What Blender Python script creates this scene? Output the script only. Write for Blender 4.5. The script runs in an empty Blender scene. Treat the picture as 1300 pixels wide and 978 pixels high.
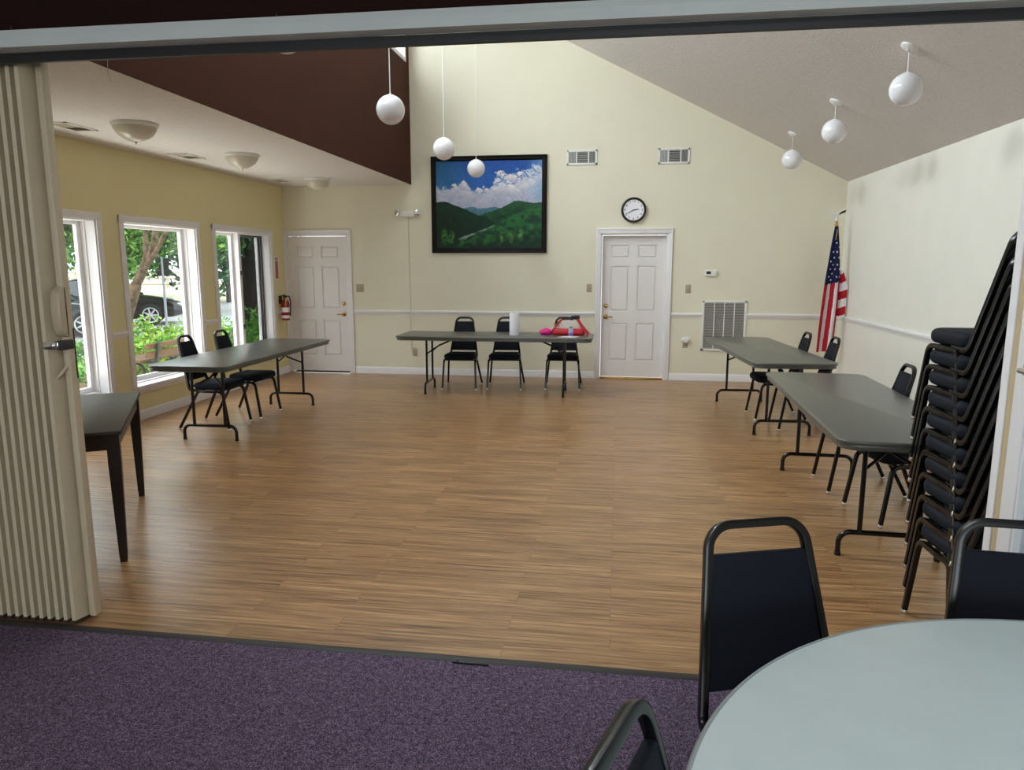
import bpy, bmesh, math, random
from mathutils import Vector, Matrix
PI = math.pi
scene = bpy.context.scene
COL = scene.collection
R = math.radians

# ------------------------------------------------------------------ colours / materials
def s2l(c):
    c = c / 255.0
    return c / 12.92 if c <= 0.04045 else ((c + 0.055) / 1.055) ** 2.4
def rgb(r, g, b): return (s2l(r), s2l(g), s2l(b), 1.0)

def new_mat(name):
    m = bpy.data.materials.new(name); m.use_nodes = True
    nt = m.node_tree; b = nt.nodes['Principled BSDF']
    return m, nt, b

def mat(name, col, rough=0.5, metal=0.0, var=0.0, vscale=8.0, bump=0.0, bscale=60.0, spec=0.5, coat=0.0, detail=3.0):
    m, nt, b = new_mat(name)
    b.inputs['Base Color'].default_value = col
    b.inputs['Roughness'].default_value = rough
    b.inputs['Metallic'].default_value = metal
    b.inputs['Specular IOR Level'].default_value = spec
    if coat:
        b.inputs['Coat Weight'].default_value = coat
        b.inputs['Coat Roughness'].default_value = 0.08
    tc = nt.nodes.new('ShaderNodeTexCoord')
    if var:
        n = nt.nodes.new('ShaderNodeTexNoise'); n.inputs['Scale'].default_value = vscale; n.inputs['Detail'].default_value = detail
        nt.links.new(tc.outputs['Object'], n.inputs['Vector'])
        r = nt.nodes.new('ShaderNodeValToRGB')
        r.color_ramp.elements[0].position = 0.3; r.color_ramp.elements[1].position = 0.7
        r.color_ramp.elements[0].color = tuple(max(0, c * (1 - var)) for c in col[:3]) + (1,)
        r.color_ramp.elements[1].color = tuple(min(1, c * (1 + var)) for c in col[:3]) + (1,)
        nt.links.new(n.outputs['Fac'], r.inputs['Fac']); nt.links.new(r.outputs['Color'], b.inputs['Base Color'])
    if bump:
        n2 = nt.nodes.new('ShaderNodeTexNoise'); n2.inputs['Scale'].default_value = bscale; n2.inputs['Detail'].default_value = 2
        nt.links.new(tc.outputs['Object'], n2.inputs['Vector'])
        bp = nt.nodes.new('ShaderNodeBump'); bp.inputs['Strength'].default_value = bump; bp.inputs['Distance'].default_value = 0.01
        nt.links.new(n2.outputs['Fac'], bp.inputs['Height']); nt.links.new(bp.outputs['Normal'], b.inputs['Normal'])
    return m

def attr_mat(name, rough=0.6, spec=0.3):
    m, nt, b = new_mat(name)
    a = nt.nodes.new('ShaderNodeVertexColor'); a.layer_name = 'Col'
    nt.links.new(a.outputs['Color'], b.inputs['Base Color'])
    b.inputs['Roughness'].default_value = rough; b.inputs['Specular IOR Level'].default_value = spec
    return m

def leaf_mat(name, cols, trans=0.25):
    m, nt, b = new_mat(name)
    g = nt.nodes.new('ShaderNodeNewGeometry')
    r = nt.nodes.new('ShaderNodeValToRGB'); cr = r.color_ramp; cr.interpolation = 'CONSTANT'
    for i, c in enumerate(cols):
        e = cr.elements[i] if i < 2 else cr.elements.new(i / len(cols))
        e.position = i / len(cols); e.color = c
    nt.links.new(g.outputs['Random Per Island'], r.inputs['Fac'])
    nt.links.new(r.outputs['Color'], b.inputs['Base Color'])
    b.inputs['Roughness'].default_value = 0.5
    t = nt.nodes.new('ShaderNodeBsdfTranslucent'); nt.links.new(r.outputs['Color'], t.inputs['Color'])
    mx = nt.nodes.new('ShaderNodeMixShader'); mx.inputs['Fac'].default_value = trans
    nt.links.new(b.outputs['BSDF'], mx.inputs[1]); nt.links.new(t.outputs['BSDF'], mx.inputs[2])
    nt.links.new(mx.outputs['Shader'], nt.nodes['Material Output'].inputs['Surface'])
    return m

def glass_mat(name, tint=(0.97, 0.99, 0.98, 1), gloss=0.05, dark=0.0, darkcol=(0.02, 0.02, 0.02, 1)):
    m, nt, b = new_mat(name); nt.nodes.remove(b)
    t = nt.nodes.new('ShaderNodeBsdfTransparent'); t.inputs['Color'].default_value = tint
    g = nt.nodes.new('ShaderNodeBsdfGlossy'); g.inputs['Roughness'].default_value = 0.02
    mx = nt.nodes.new('ShaderNodeMixShader'); mx.inputs['Fac'].default_value = gloss
    nt.links.new(t.outputs['BSDF'], mx.inputs[1]); nt.links.new(g.outputs['BSDF'], mx.inputs[2])
    out = mx
    if dark:
        d = nt.nodes.new('ShaderNodeBsdfDiffuse'); d.inputs['Color'].default_value = darkcol
        m2 = nt.nodes.new('ShaderNodeMixShader'); m2.inputs['Fac'].default_value = dark
        nt.links.new(mx.outputs['Shader'], m2.inputs[1]); nt.links.new(d.outputs['BSDF'], m2.inputs[2]); out = m2
    nt.links.new(out.outputs['Shader'], nt.nodes['Material Output'].inputs['Surface'])
    return m

def floor_mat():
    m, nt, b = new_mat('wood_plank_vinyl'); N = nt.nodes; L = nt.links
    tc = N.new('ShaderNodeTexCoord')
    br = N.new('ShaderNodeTexBrick')
    br.offset = 0.37; br.offset_frequency = 2; br.squash = 1.0
    br.inputs['Scale'].default_value = 1.0
    br.inputs['Brick Width'].default_value = 1.22; br.inputs['Row Height'].default_value = 0.125
    br.inputs['Mortar Size'].default_value = 0.0012; br.inputs['Mortar Smooth'].default_value = 0.0; br.inputs['Bias'].default_value = 0.0
    br.inputs['Color1'].default_value = (0.0, 0, 0, 1); br.inputs['Color2'].default_value = (1, 1, 1, 1)
    br.inputs['Mortar'].default_value = (0.35, 0.35, 0.35, 1)
    L.new(tc.outputs['Object'], br.inputs['Vector'])
    # grain: noise stretched along the planks, offset per plank
    mp = N.new('ShaderNodeMapping'); mp.inputs['Scale'].default_value = (2.0, 62.0, 1.0)
    L.new(tc.outputs['Object'], mp.inputs['Vector'])
    ad = N.new('ShaderNodeVectorMath'); ad.operation = 'MULTIPLY_ADD'
    L.new(br.outputs['Color'], ad.inputs[0]); ad.inputs[1].default_value = (37.0, 11.0, 19.0); L.new(mp.outputs['Vector'], ad.inputs[2])
    n1 = N.new('ShaderNodeTexNoise'); n1.inputs['Scale'].default_value = 1.0; n1.inputs['Detail'].default_value = 8; n1.inputs['Roughness'].default_value = 0.66; n1.inputs['Distortion'].default_value = 0.6
    L.new(ad.outputs['Vector'], n1.inputs['Vector'])
    mp2 = N.new('ShaderNodeMapping'); mp2.inputs['Scale'].default_value = (0.5, 9.0, 1.0)
    L.new(ad.outputs['Vector'], mp2.inputs['Vector'])
    cr = N.new('ShaderNodeValToRGB'); e = cr.color_ramp.elements
    e[0].position = 0.33; e[0].color = rgb(94, 60, 36)
    e[1].position = 0.70; e[1].color = rgb(206, 168, 122)
    k = cr.color_ramp.elements.new(0.45); k.color = rgb(148, 108, 70)
    k = cr.color_ramp.elements.new(0.58); k.color = rgb(182, 142, 98)
    L.new(n1.outputs['Fac'], cr.inputs['Fac'])
    # per plank tone
    hs = N.new('ShaderNodeHueSaturation')
    mr = N.new('ShaderNodeMapRange'); mr.inputs['To Min'].default_value = 0.86; mr.inputs['To Max'].default_value = 1.06
    L.new(br.outputs['Color'], mr.inputs['Value']); L.new(mr.outputs['Result'], hs.inputs['Value'])
    L.new(cr.outputs['Color'], hs.inputs['Color'])
    mx = N.new('ShaderNodeMix'); mx.data_type = 'RGBA'
    L.new(br.outputs['Fac'], mx.inputs['Factor']); L.new(hs.outputs['Color'], mx.inputs[6]); mx.inputs[7].default_value = rgb(124, 90, 60)
    L.new(mx.outputs[2], b.inputs['Base Color'])
    b.inputs['Roughness'].default_value = 0.29; b.inputs['Specular IOR Level'].default_value = 0.6
    bp = N.new('ShaderNodeBump'); bp.inputs['Strength'].default_value = 0.06; bp.inputs['Distance'].default_value = 0.002
    L.new(n1.outputs['Fac'], bp.inputs['Height']); L.new(bp.outputs['Normal'], b.inputs['Normal'])
    return m

def carpet_mat():
    m, nt, b = new_mat('purple_carpet'); N = nt.nodes; L = nt.links
    tc = N.new('ShaderNodeTexCoord')
    n = N.new('ShaderNodeTexNoise'); n.inputs['Scale'].default_value = 230; n.inputs['Detail'].default_value = 2
    n2 = N.new('ShaderNodeTexNoise'); n2.inputs['Scale'].default_value = 55; n2.inputs['Detail'].default_value = 3
    L.new(tc.outputs['Object'], n.inputs['Vector']); L.new(tc.outputs['Object'], n2.inputs['Vector'])
    ad = N.new('ShaderNodeMath'); ad.operation = 'MULTIPLY_ADD'; ad.inputs[1].default_value = 0.75
    mu = N.new('ShaderNodeMath'); mu.operation = 'MULTIPLY'; mu.inputs[1].default_value = 0.25
    L.new(n2.outputs['Fac'], mu.inputs[0]); L.new(n.outputs['Fac'], ad.inputs[0]); L.new(mu.outputs[0], ad.inputs[2])
    cr = N.new('ShaderNodeValToRGB'); e = cr.color_ramp.elements
    e[0].position = 0.36; e[0].color = rgb(48, 40, 56)
    e[1].position = 0.66; e[1].color = rgb(146, 130, 150)
    k = cr.color_ramp.elements.new(0.5); k.color = rgb(90, 76, 96)
    L.new(ad.outputs[0], cr.inputs['Fac']); L.new(cr.outputs['Color'], b.inputs['Base Color'])
    b.inputs['Roughness'].default_value = 0.95; b.inputs['Specular IOR Level'].default_value = 0.1
    bp = N.new('ShaderNodeBump'); bp.inputs['Strength'].default_value = 0.5; bp.inputs['Distance'].default_value = 0.006
    L.new(ad.outputs[0], bp.inputs['Height']); L.new(bp.outputs['Normal'], b.inputs['Normal'])
    return m

M = {}
M['wall'] = mat('cream_paint', rgb(231, 226, 205), 0.72, var=0.015, vscale=3, bump=0.05, bscale=180, spec=0.25)
M['wall_l'] = mat('butter_yellow_paint', rgb(232, 222, 176), 0.72, var=0.015, vscale=3, bump=0.05, bscale=180, spec=0.25)  # yellower than the other cream: warm floor-bounce light put into the colour
M['wall_r'] = mat('ivory_paint', rgb(232, 229, 220), 0.72, var=0.015, vscale=3, bump=0.05, bscale=180, spec=0.25)
M['ceil'] = mat('popcorn_ceiling', rgb(226, 221, 218), 0.9, var=0.06, vscale=55, bump=0.9, bscale=75, spec=0.1)
M['brown'] = mat('dark_brown_paint', rgb(70, 40, 30), 0.75, var=0.03, vscale=3, spec=0.12)
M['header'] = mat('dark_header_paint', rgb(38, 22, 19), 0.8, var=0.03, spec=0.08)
M['trim'] = mat('white_trim_paint', rgb(236, 234, 236), 0.4, var=0.01)
M['door'] = mat('white_door_paint', rgb(232, 228, 226), 0.42, var=0.01)
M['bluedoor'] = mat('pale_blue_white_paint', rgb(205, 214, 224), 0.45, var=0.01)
M['tan'] = mat('tan_wood_stop', rgb(196, 176, 140), 0.6, var=0.05)
M['beam'] = mat('grey_white_track_cover', rgb(196, 202, 200), 0.45, var=0.03, vscale=4)
M['black_track'] = mat('black_track_metal', rgb(26, 25, 27), 0.5)
M['floor'] = floor_mat()
M['carpet'] = carpet_mat()
M['strip'] = mat('dark_threshold_rubber', rgb(44, 41, 40), 0.6)
M['blackmetal'] = mat('black_enamel_tube', rgb(11, 11, 12), 0.24, spec=0.45, var=0.1)
M['fabric'] = mat('black_navy_vinyl', rgb(18, 22, 32), 0.7, var=0.12, vscale=120, bump=0.15, bscale=500, spec=0.18)
M['chrome'] = mat('bright_chrome', rgb(225, 225, 222), 0.16, metal=1.0)
M['tabletop'] = mat('charcoal_plastic_top', rgb(85, 86, 81), 0.29, var=0.05, vscale=40, bump=0.01, bscale=320, spec=0.6)
M['roundtop'] = mat('pale_grey_green_laminate', rgb(208, 222, 222), 0.4, var=0.025, vscale=9)
M['edgeband'] = mat('grey_edge_band', rgb(150, 160, 158), 0.5)
M['darkwood'] = mat('espresso_wood', rgb(34, 23, 20), 0.3, var=0.2, vscale=14)
M['darktop'] = mat('dark_olive_table_laminate', rgb(46, 38, 24), 0.42, var=0.05)
M['accordion'] = mat('beige_vinyl_pleats', rgb(202, 188, 160), 0.42, var=0.02, vscale=5)
M['handle'] = mat('tan_vinyl_handle', rgb(190, 174, 146), 0.4)
M['acc_dark'] = mat('dark_seal_strip', rgb(52, 44, 36), 0.7)
M['globe'] = mat('opal_white_glass', rgb(240, 240, 244), 0.12, spec=0.6)
M['whitemetal'] = mat('white_metal', rgb(232, 232, 228), 0.35)
M['bowl'] = mat('frosted_bowl_glass', rgb(206, 200, 184), 0.3)
M['brass'] = mat('brass', rgb(190, 150, 80), 0.25, metal=1.0)
M['almond'] = mat('almond_plastic', rgb(178, 166, 140), 0.45)
M['darkslot'] = mat('dark_duct_lining', rgb(48, 46, 45), 0.8)
M['filter'] = mat('grey_filter_mesh', rgb(128, 126, 122), 0.9, var=0.1, vscale=90)
M['grey'] = mat('grey_metal_slats', rgb(206, 206, 204), 0.45)
M['frame'] = mat('black_brown_picture_frame', rgb(16, 10, 9), 0.45, var=0.1, spec=0.2)
M['paint'] = attr_mat('oil_painting', 0.5, 0.3)
M['flag'] = attr_mat('flag_cloth', 0.75, 0.2)
M['gold'] = mat('gold_fringe', rgb(205, 150, 60), 0.5)
M['polewood'] = mat('oak_pole', rgb(176, 122, 66), 0.4, var=0.1)
M['silver'] = mat('silver_finial', rgb(226, 226, 230), 0.3, metal=0.2)
M['red'] = mat('red_enamel', rgb(150, 22, 24), 0.35)
M['yellowlab'] = mat('yellow_tag', rgb(214, 180, 90), 0.6)
M['paper'] = mat('white_paper', rgb(244, 243, 248), 0.8, var=0.01)
M['bagred'] = mat('red_vinyl_bag', rgb(196, 40, 52), 0.4, var=0.12, vscale=25)
M['bagclear'] = mat('cloudy_clear_vinyl', rgb(214, 205, 192), 0.25, var=0.06, vscale=18)
M['pink'] = mat('hot_pink_cloth', rgb(232, 40, 140), 0.6, var=0.2, vscale=30)
M['bottle'] = mat('clear_blue_bottle', rgb(150, 175, 205), 0.15, var=0.1, vscale=30)
M['purple'] = mat('purple_label', rgb(110, 70, 150), 0.5)
M['teal'] = mat('teal_cap', rgb(40, 130, 140), 0.4)
M['black'] = mat('black_plastic', rgb(18, 18, 20), 0.4)
M['lcd'] = mat('dark_display', rgb(50, 54, 50), 0.25)
M['cable'] = mat('cream_cable', rgb(196, 190, 165), 0.6)
M['glass'] = glass_mat('window_glass')
M['screen'] = glass_mat('insect_screen_mesh', (0.88, 0.88, 0.88, 1), 0.0, dark=0.40, darkcol=(0.02, 0.022, 0.022, 1))
M['screenframe'] = mat('dark_bronze_frame', rgb(48, 38, 34), 0.5)
M['bark'] = mat('tree_bark', rgb(104, 84, 66), 0.9, var=0.65, vscale=11, bump=0.6, bscale=30)
M['bark_dark'] = mat('dark_bark', rgb(58, 50, 46), 0.9, var=0.3, vscale=9, bump=0.5, bscale=24)
M['leaf'] = leaf_mat('green_leaves', [rgb(40, 84, 34), rgb(64, 120, 40), rgb(98, 150, 56), rgb(150, 190, 92)])
M['leafd'] = leaf_mat('deep_green_leaves', [rgb(20, 50, 30), rgb(32, 76, 44), rgb(50, 100, 58), rgb(78, 128, 78)])
M['shrub'] = leaf_mat('shrub_leaves', [rgb(62, 128, 30), rgb(112, 170, 48), rgb(150, 196, 66), rgb(180, 214, 84), rgb(96, 156, 44), rgb(150, 104, 66)])
M['shrubl'] = leaf_mat('lime_shrub_leaves', [rgb(70, 140, 40), rgb(110, 176, 62), rgb(140, 198, 84), rgb(120, 180, 90)])
M['mulch'] = mat('mulch_bed', rgb(120, 92, 70), 0.95, var=0.3, vscale=30)
M['concrete'] = mat('pale_concrete', rgb(214, 206, 196), 0.9, var=0.05, vscale=2)
M['asphalt'] = mat('pale_asphalt', rgb(190, 188, 186), 0.9, var=0.06, vscale=3)
M['lawn'] = mat('dry_lawn', rgb(206, 200, 168), 0.95, var=0.15, vscale=2)
M['benchwood'] = mat('bench_wood', rgb(98, 72, 52), 0.7, var=0.2, vscale=12)
M['iron'] = mat('grey_cast_iron', rgb(40, 42, 40), 0.5)
M['carpaint'] = mat('black_car_paint', rgb(8, 9, 12), 0.2, coat=0.0, spec=0.4)
M['carpaint2'] = mat('slate_car_paint', rgb(36, 42, 54), 0.2, coat=0.2)
M['carglass'] = mat('tinted_car_glass', rgb(40, 48, 54), 0.05, spec=0.9)
M['tyre'] = mat('tyre_rubber', rgb(20, 20, 20), 0.8)
M['alloy'] = mat('alloy_rim', rgb(214, 216, 220), 0.25, metal=0.6)
M['galv'] = mat('galvanised_post', rgb(176, 178, 182), 0.5)
M['fencew'] = mat('weathered_fence', rgb(188, 178, 156), 0.85, var=0.1, vscale=5)
M['numeral'] = mat('black_numerals', rgb(16, 14, 20), 0.6)

# ------------------------------------------------------------------ mesh helpers
def BM(): return bmesh.new()

def add_box(bm, x0, x1, y0, y1, z0, z1, bev=0.0, mx=None, seg=2):
    m = Matrix.Translation(((x0 + x1) / 2, (y0 + y1) / 2, (z0 + z1) / 2)) @ Matrix.Diagonal((abs(x1 - x0), abs(y1 - y0), abs(z1 - z0), 1))
    t = bmesh.new()
    bmesh.ops.create_cube(t, size=1.0, matrix=m)
    if bev: bmesh.ops.bevel(t, geom=list(t.edges), offset=bev, segments=seg, affect='EDGES', profile=0.5)
    if mx is not None: bmesh.ops.transform(t, matrix=mx, verts=t.verts)
    merge(bm, t)

def merge(bm, t):
    me = bpy.data.meshes.new('tmp'); t.to_mesh(me); t.free(); bm.from_mesh(me); bpy.data.meshes.remove(me)

def fillet(pts, rad, n=6):
    pts = [Vector(p) for p in pts]
    if not isinstance(rad, (list, tuple)): rad = [rad] * len(pts)
    out = [pts[0]]
    for i in range(1, len(pts) - 1):
        a, p, c = pts[i - 1], pts[i], pts[i + 1]
        r = rad[i]
        d1 = (a - p); d2 = (c - p)
        if r <= 0 or d1.length < 1e-6 or d2.length < 1e-6: out.append(p); continue
        l1, l2 = d1.length, d2.length
        d1.normalize(); d2.normalize()
        ang = d1.angle(d2)
        if ang > PI - 0.02: out.append(p); continue
        t = min(r / math.tan(ang / 2), l1 * 0.49, l2 * 0.49)
        r2 = t * math.tan(ang / 2)
        bis = (d1 + d2).normalized()
        ctr = p + bis * (r2 / math.sin(ang / 2))
        s = p + d1 * t; e = p + d2 * t
        v0 = s - ctr; v1 = e - ctr
        tot = v0.angle(v1); ax = v0.cross(v1).normalized()
        for k in range(n + 1):
            out.append(ctr + Matrix.Rotation(tot * k / n, 3, ax) @ v0)
    out.append(pts[-1])
    return out

def add_tube(bm, pts, r, rad=0.0, seg=10, square=False, up=None, n=6, r1=None):
    P = fillet(pts, rad, n) if rad else [Vector(p) for p in pts]
    if square:
        prof = []
        c = 0.28
        for sx, sy in ((1, 1), (-1, 1), (-1, -1), (1, -1)):
            base = math.atan2(sy, sx) - PI / 4
            for k in range(3):
                a = base + PI / 2 * k / 2
                prof.append((sx * (1 - c) + c * math.cos(a), sy * (1 - c) + c * math.sin(a)))
    else:
        prof = [(math.cos(2 * PI * k / seg), math.sin(2 * PI * k / seg)) for k in range(seg)]
    T = []
    for i in range(len(P)):
        a = P[max(0, i - 1)]; b = P[min(len(P) - 1, i + 1)]
        T.append((b - a).normalized())
    u = Vector(up) if up else Vector((0, 0, 1))
    if abs(u.dot(T[0])) > 0.98: u = Vector((1, 0, 0))
    nrm = (u - T[0] * u.dot(T[0])).normalized()
    rings = []
    for i in range(len(P)):
        if i:
            q = T[i - 1].rotation_difference(T[i]); nrm = q @ nrm
        bn = T[i].cross(nrm).normalized()
        rr = r if r1 is None else r + (r1 - r) * i / (len(P) - 1)
        rings.append([bm.verts.new(P[i] + nrm * (rr * x) + bn * (rr * y)) for x, y in prof])
    k = len(prof)
    for i in range(len(rings) - 1):
        for j in range(k):
            bm.faces.new((rings[i][j], rings[i][(j + 1) % k], rings[i + 1][(j + 1) % k], rings[i + 1][j]))
    bm.faces.new(list(reversed(rings[0]))); bm.faces.new(rings[-1])

def add_lathe(bm, prof, seg=28, mx=None, caps=True):
    t = bmesh.new(); rings = []
    for r, z in prof:
        if r < 1e-5: rings.append([t.verts.new((0, 0, z))])
        else: rings.append([t.verts.new((r * math.cos(2 * PI * k / seg), r * math.sin(2 * PI * k / seg), z)) for k in range(seg)])
    for a, b in zip(rings, rings[1:]):
        for j in range(seg):
            j2 = (j + 1) % seg
            if len(a) == 1 and len(b) == 1: continue
            if len(a) == 1: t.faces.new((a[0], b[j2], b[j]))
            elif len(b) == 1: t.faces.new((a[j], a[j2], b[0]))
            else: t.faces.new((a[j], a[j2], b[j2], b[j]))
    for ring, rev in ((rings[0], True), (rings[-1], False)):
        if caps and len(ring) > 1: t.faces.new(list(reversed(ring)) if rev else ring)
    bmesh.ops.recalc_face_normals(t, faces=t.faces)
    if mx is not None: bmesh.ops.transform(t, matrix=mx, verts=t.verts)
    merge(bm, t)

def add_prism(bm, poly, z0, z1, bev=0.0, mx=None, seg=2):
    t = bmesh.new()
    lo = [t.verts.new((x, y, z0)) for x, y in poly]; hi = [t.verts.new((x, y, z1)) for x, y in poly]
    n = len(poly)
    t.faces.new(list(reversed(lo))); t.faces.new(hi)
    for i in range(n): t.faces.new((lo[i], lo[(i + 1) % n], hi[(i + 1) % n], hi[i]))
    bmesh.ops.recalc_face_normals(t, faces=t.faces)
    if bev:
        es = [e for e in t.edges if abs(e.verts[0].co.z - e.verts[1].co.z) < 1e-6]
        bmesh.ops.bevel(t, geom=es, offset=bev, segments=seg, affect='EDGES', profile=0.5)
    if mx is not None: bmesh.ops.transform(t, matrix=mx, verts=t.verts)
    merge(bm, t)

def round_poly(pts, r, n=5):
    P = [Vector((x, y, 0)) for x, y in pts]; k = len(P); out = []
    for i in range(k):
        a, p, c = P[i - 1], P[i], P[(i + 1) % k]
        rr = r[i] if isinstance(r, (list, tuple)) else r
        seg = fillet([p + (a - p) * 0.5, p, p + (c - p) * 0.5], rr, n)[1:-1]
        out += [(v.x, v.y) for v in seg]
    return out

def obj(name, bm, material, parent=None, smooth=40, loc=None, rz=None):
    bmesh.ops.recalc_face_normals(bm, faces=bm.faces)
    me = bpy.data.meshes.new(name); bm.to_mesh(me); bm.free()
    if isinstance(material, (list, tuple)):
        for m in material: me.materials.append(m)
    else: me.materials.append(material)
    if smooth:
        me.shade_smooth(); me.set_sharp_from_angle(angle=R(smooth))
    o = bpy.data.objects.new(name, me); COL.objects.link(o)
    if parent is not None: o.parent = parent
    if loc is not None: o.location = loc
    if rz is not None: o.rotation_euler = (0, 0, rz)
    return o

def tag(o, label=None, cat=None, group=None, kind=None):
    if label: o['label'] = label
    if cat: o['category'] = cat
    if group: o['group'] = group
    if kind: o['kind'] = kind
    return o

def thing(name, label, cat, loc=(0, 0, 0), rz=0.0, group=None, kind=None):
    o = bpy.data.objects.new(name, None); COL.objects.link(o); o.empty_display_size = 0.1
    o.location = loc; o.rotation_euler = (0, 0, rz)
    return tag(o, label, cat, group, kind)

def struct(name, bm, m, parent=None, smooth=40):
    o = obj(name, bm, m, parent, smooth)
    if parent is None: o['kind'] = 'structure'
    return o

def sroot(name, label, cat):
    return thing(name, label, cat, kind='structure')

KIDS = {}
def kids(o): return list(o.children)
def dup(root, loc, rz, label=None, group=None):
    def cp(o, parent):
        c = o.copy(); COL.objects.link(c)
        if parent is not None:
            c.parent = parent
        for ch in kids(o): cp(ch, c)
        return c
    r = cp(root, None); r.location = loc; r.rotation_euler = (0, 0, rz)
    if label: r['label'] = label
    if group: r['group'] = group
    return r

def text_bm(txt, size, mx, depth=0.001, align='CENTER', alignv='CENTER'):
    cu = bpy.data.curves.new('txt', 'FONT'); cu.body = txt; cu.size = size; cu.extrude = depth
    cu.align_x = align; cu.align_y = alignv; cu.resolution_u = 3
    o = bpy.data.objects.new('txt', cu); COL.objects.link(o)
    dg = bpy.context.evaluated_depsgraph_get()
    me = bpy.data.meshes.new_from_object(o.evaluated_get(dg))
    bm = bmesh.new(); bm.from_mesh(me)
    bmesh.ops.transform(bm, matrix=mx, verts=bm.verts)
    bpy.data.meshes.remove(me); bpy.data.objects.remove(o); bpy.data.curves.remove(cu)
    return bm

# frame for things on the back wall: local x -> +X, local y -> +Z, local z -> -Y (out of the wall)
BACK = Matrix(((1, 0, 0, 0), (0, 0, -1, 0), (0, 1, 0, 0), (0, 0, 0, 1)))
# left wall: facing +X : local x -> +Y, local y -> +Z, local z -> +X
LEFT = Matrix(((0, 0, 1, 0), (1, 0, 0, 0), (0, 1, 0, 0), (0, 0, 0, 1)))

# ------------------------------------------------------------------ room constants
XL, XR, D = -4.931, 2.953, 10.365
ZC, XS = 2.735, -2.961
ZR, SL = 2.69, 0.509
ZPK = ZR + (XR - XS) * SL
PY = 2.735
def slope_z(x): return ZR + (XR - x) * SL

# ------------------------------------------------------------------ floors
bm = BM(); add_box(bm, XL - 0.2, XR + 0.2, PY, D + 0.3, -0.12, 0.0); f = struct('floor', bm, M['floor'])
tag(f, 'glossy light brown wood plank floor of the meeting room', 'floor')
bm = BM(); add_box(bm, -6.0, 4.5, -4.6, PY - 0.042, -0.12, 0.003); f = struct('floor_carpet', bm, M['carpet'])
tag(f, 'dark purple speckled carpet in front of the wood floor', 'carpet')
bm = BM(); add_prism(bm, [(-0.042, 0), (0.004, 0), (0.004, 0.003), (-0.006, 0.008), (-0.03, 0.008), (-0.042, 0.004)], -4.9, 1.36, 0,
                     Matrix(((0, 0, 1, 0), (1, 0, 0, PY), (0, 1, 0, 0), (0, 0, 0, 1))))
tag(struct('trim_1', bm, M['strip']), 'dark threshold strip between purple carpet and wood floor', 'threshold strip')

# ------------------------------------------------------------------ walls
def wall_cells(bm, us, vs, holes, fn):
    for i in range(len(us) - 1):
        for j in range(len(vs) - 1):
            cu, cv = (us[i] + us[i + 1]) / 2, (vs[j] + vs[j + 1]) / 2
            if any(a < cu < b and c < cv < d for a, b, c, d in holes): continue
            fn(us[i], us[i + 1], vs[j], vs[j + 1])
def holes_wall(bm, u0, u1, v0, v1, holes, fn):
    us = sorted({u0, u1} | {h[0] for h in holes} | {h[1] for h in holes})
    vs = sorted({v0, v1} | {h[2] for h in holes} | {h[3] for h in holes})
    wall_cells(bm, us, vs, holes, fn)

WT = 0.20
WIN = [(5.135, 6.40), (6.79, 8.06), (8.48, 9.905)]
WZ0, WZ1 = 0.355, 2.03
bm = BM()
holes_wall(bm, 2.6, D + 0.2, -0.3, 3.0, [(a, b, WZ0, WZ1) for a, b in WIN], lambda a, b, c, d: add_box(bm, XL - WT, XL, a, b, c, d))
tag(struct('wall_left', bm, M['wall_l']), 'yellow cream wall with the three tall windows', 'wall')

# back wall (gable) with two door openings
D1 = (-4.885, -3.955, 0, 2.04); D2 = (-0.253, 0.66, 0, 2.035)
bm = BM()
holes_wall(bm, XL - 0.2, XR + 0.2, -0.1, 2.6, [D1, D2], lambda a, b, c, d: add_box(bm, a, b, D, D + 0.16, c, d))
add_prism(bm, [(XL - 0.2, 2.6), (XR + 0.2, 2.6), (XR + 0.2, slope_z(XR + 0.2) + 0.1), (XS - 0.1, ZPK + 0.15), (XL - 0.2, ZPK - 0.6)], -0.16, 0, 0, Matrix.Translation((0, D, 0)) @ BACK)
tag(struct('wall_back', bm, M['wall']), 'tall cream gable wall with two white doors and the painting', 'wall')
bm = BM(); add_box(bm, XR, XR + 0.2, 2.6, D + 0.2, -0.3, 2.75)
tag(struct('wall_right', bm, M['wall_r']), 'plain ivory wall on the right behind the stacked chairs', 'wall')

# sloped ceiling
bm = BM()
add_prism(bm, [(XR + 0.2, slope_z(XR + 0.2)), (XS - 0.12, slope_z(XS - 0.12)), (XS - 0.12, slope_z(XS - 0.12) + 0.15), (XR + 0.2, slope_z(XR + 0.2) + 0.15)], -(D + 0.16), -2.70, 0,
          BACK)
tag(struct('ceiling', bm, M['ceil']), 'sloping white textured ceiling with hanging globes', 'ceiling')
bm = BM(); add_box(bm, XL - 0.2, XS - 0.003, 2.70, D + 0.1, ZC, ZC + 0.12)
tag(struct('ceiling_low', bm, M['ceil']), 'low flat textured ceiling above the windows', 'ceiling')

# brown wall with clerestory windows
CW = [(2.95, 4.55), (4.85, 6.45), (6.75, 8.35), (8.60, 10.19)]
CZ0, CZ1 = 4.345, 5.42
bm = BM()
holes_wall(bm, 2.70, D, ZC + 0.001, ZPK + 0.05, [(a, b, CZ0, CZ1) for a, b in CW], lambda a, b, c, d: add_box(bm, XS - 0.11, XS, a, b, c, d))
tag(struct('wall_upper', bm, M['brown']), 'dark brown upper wall above the low ceiling', 'wall')

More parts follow.
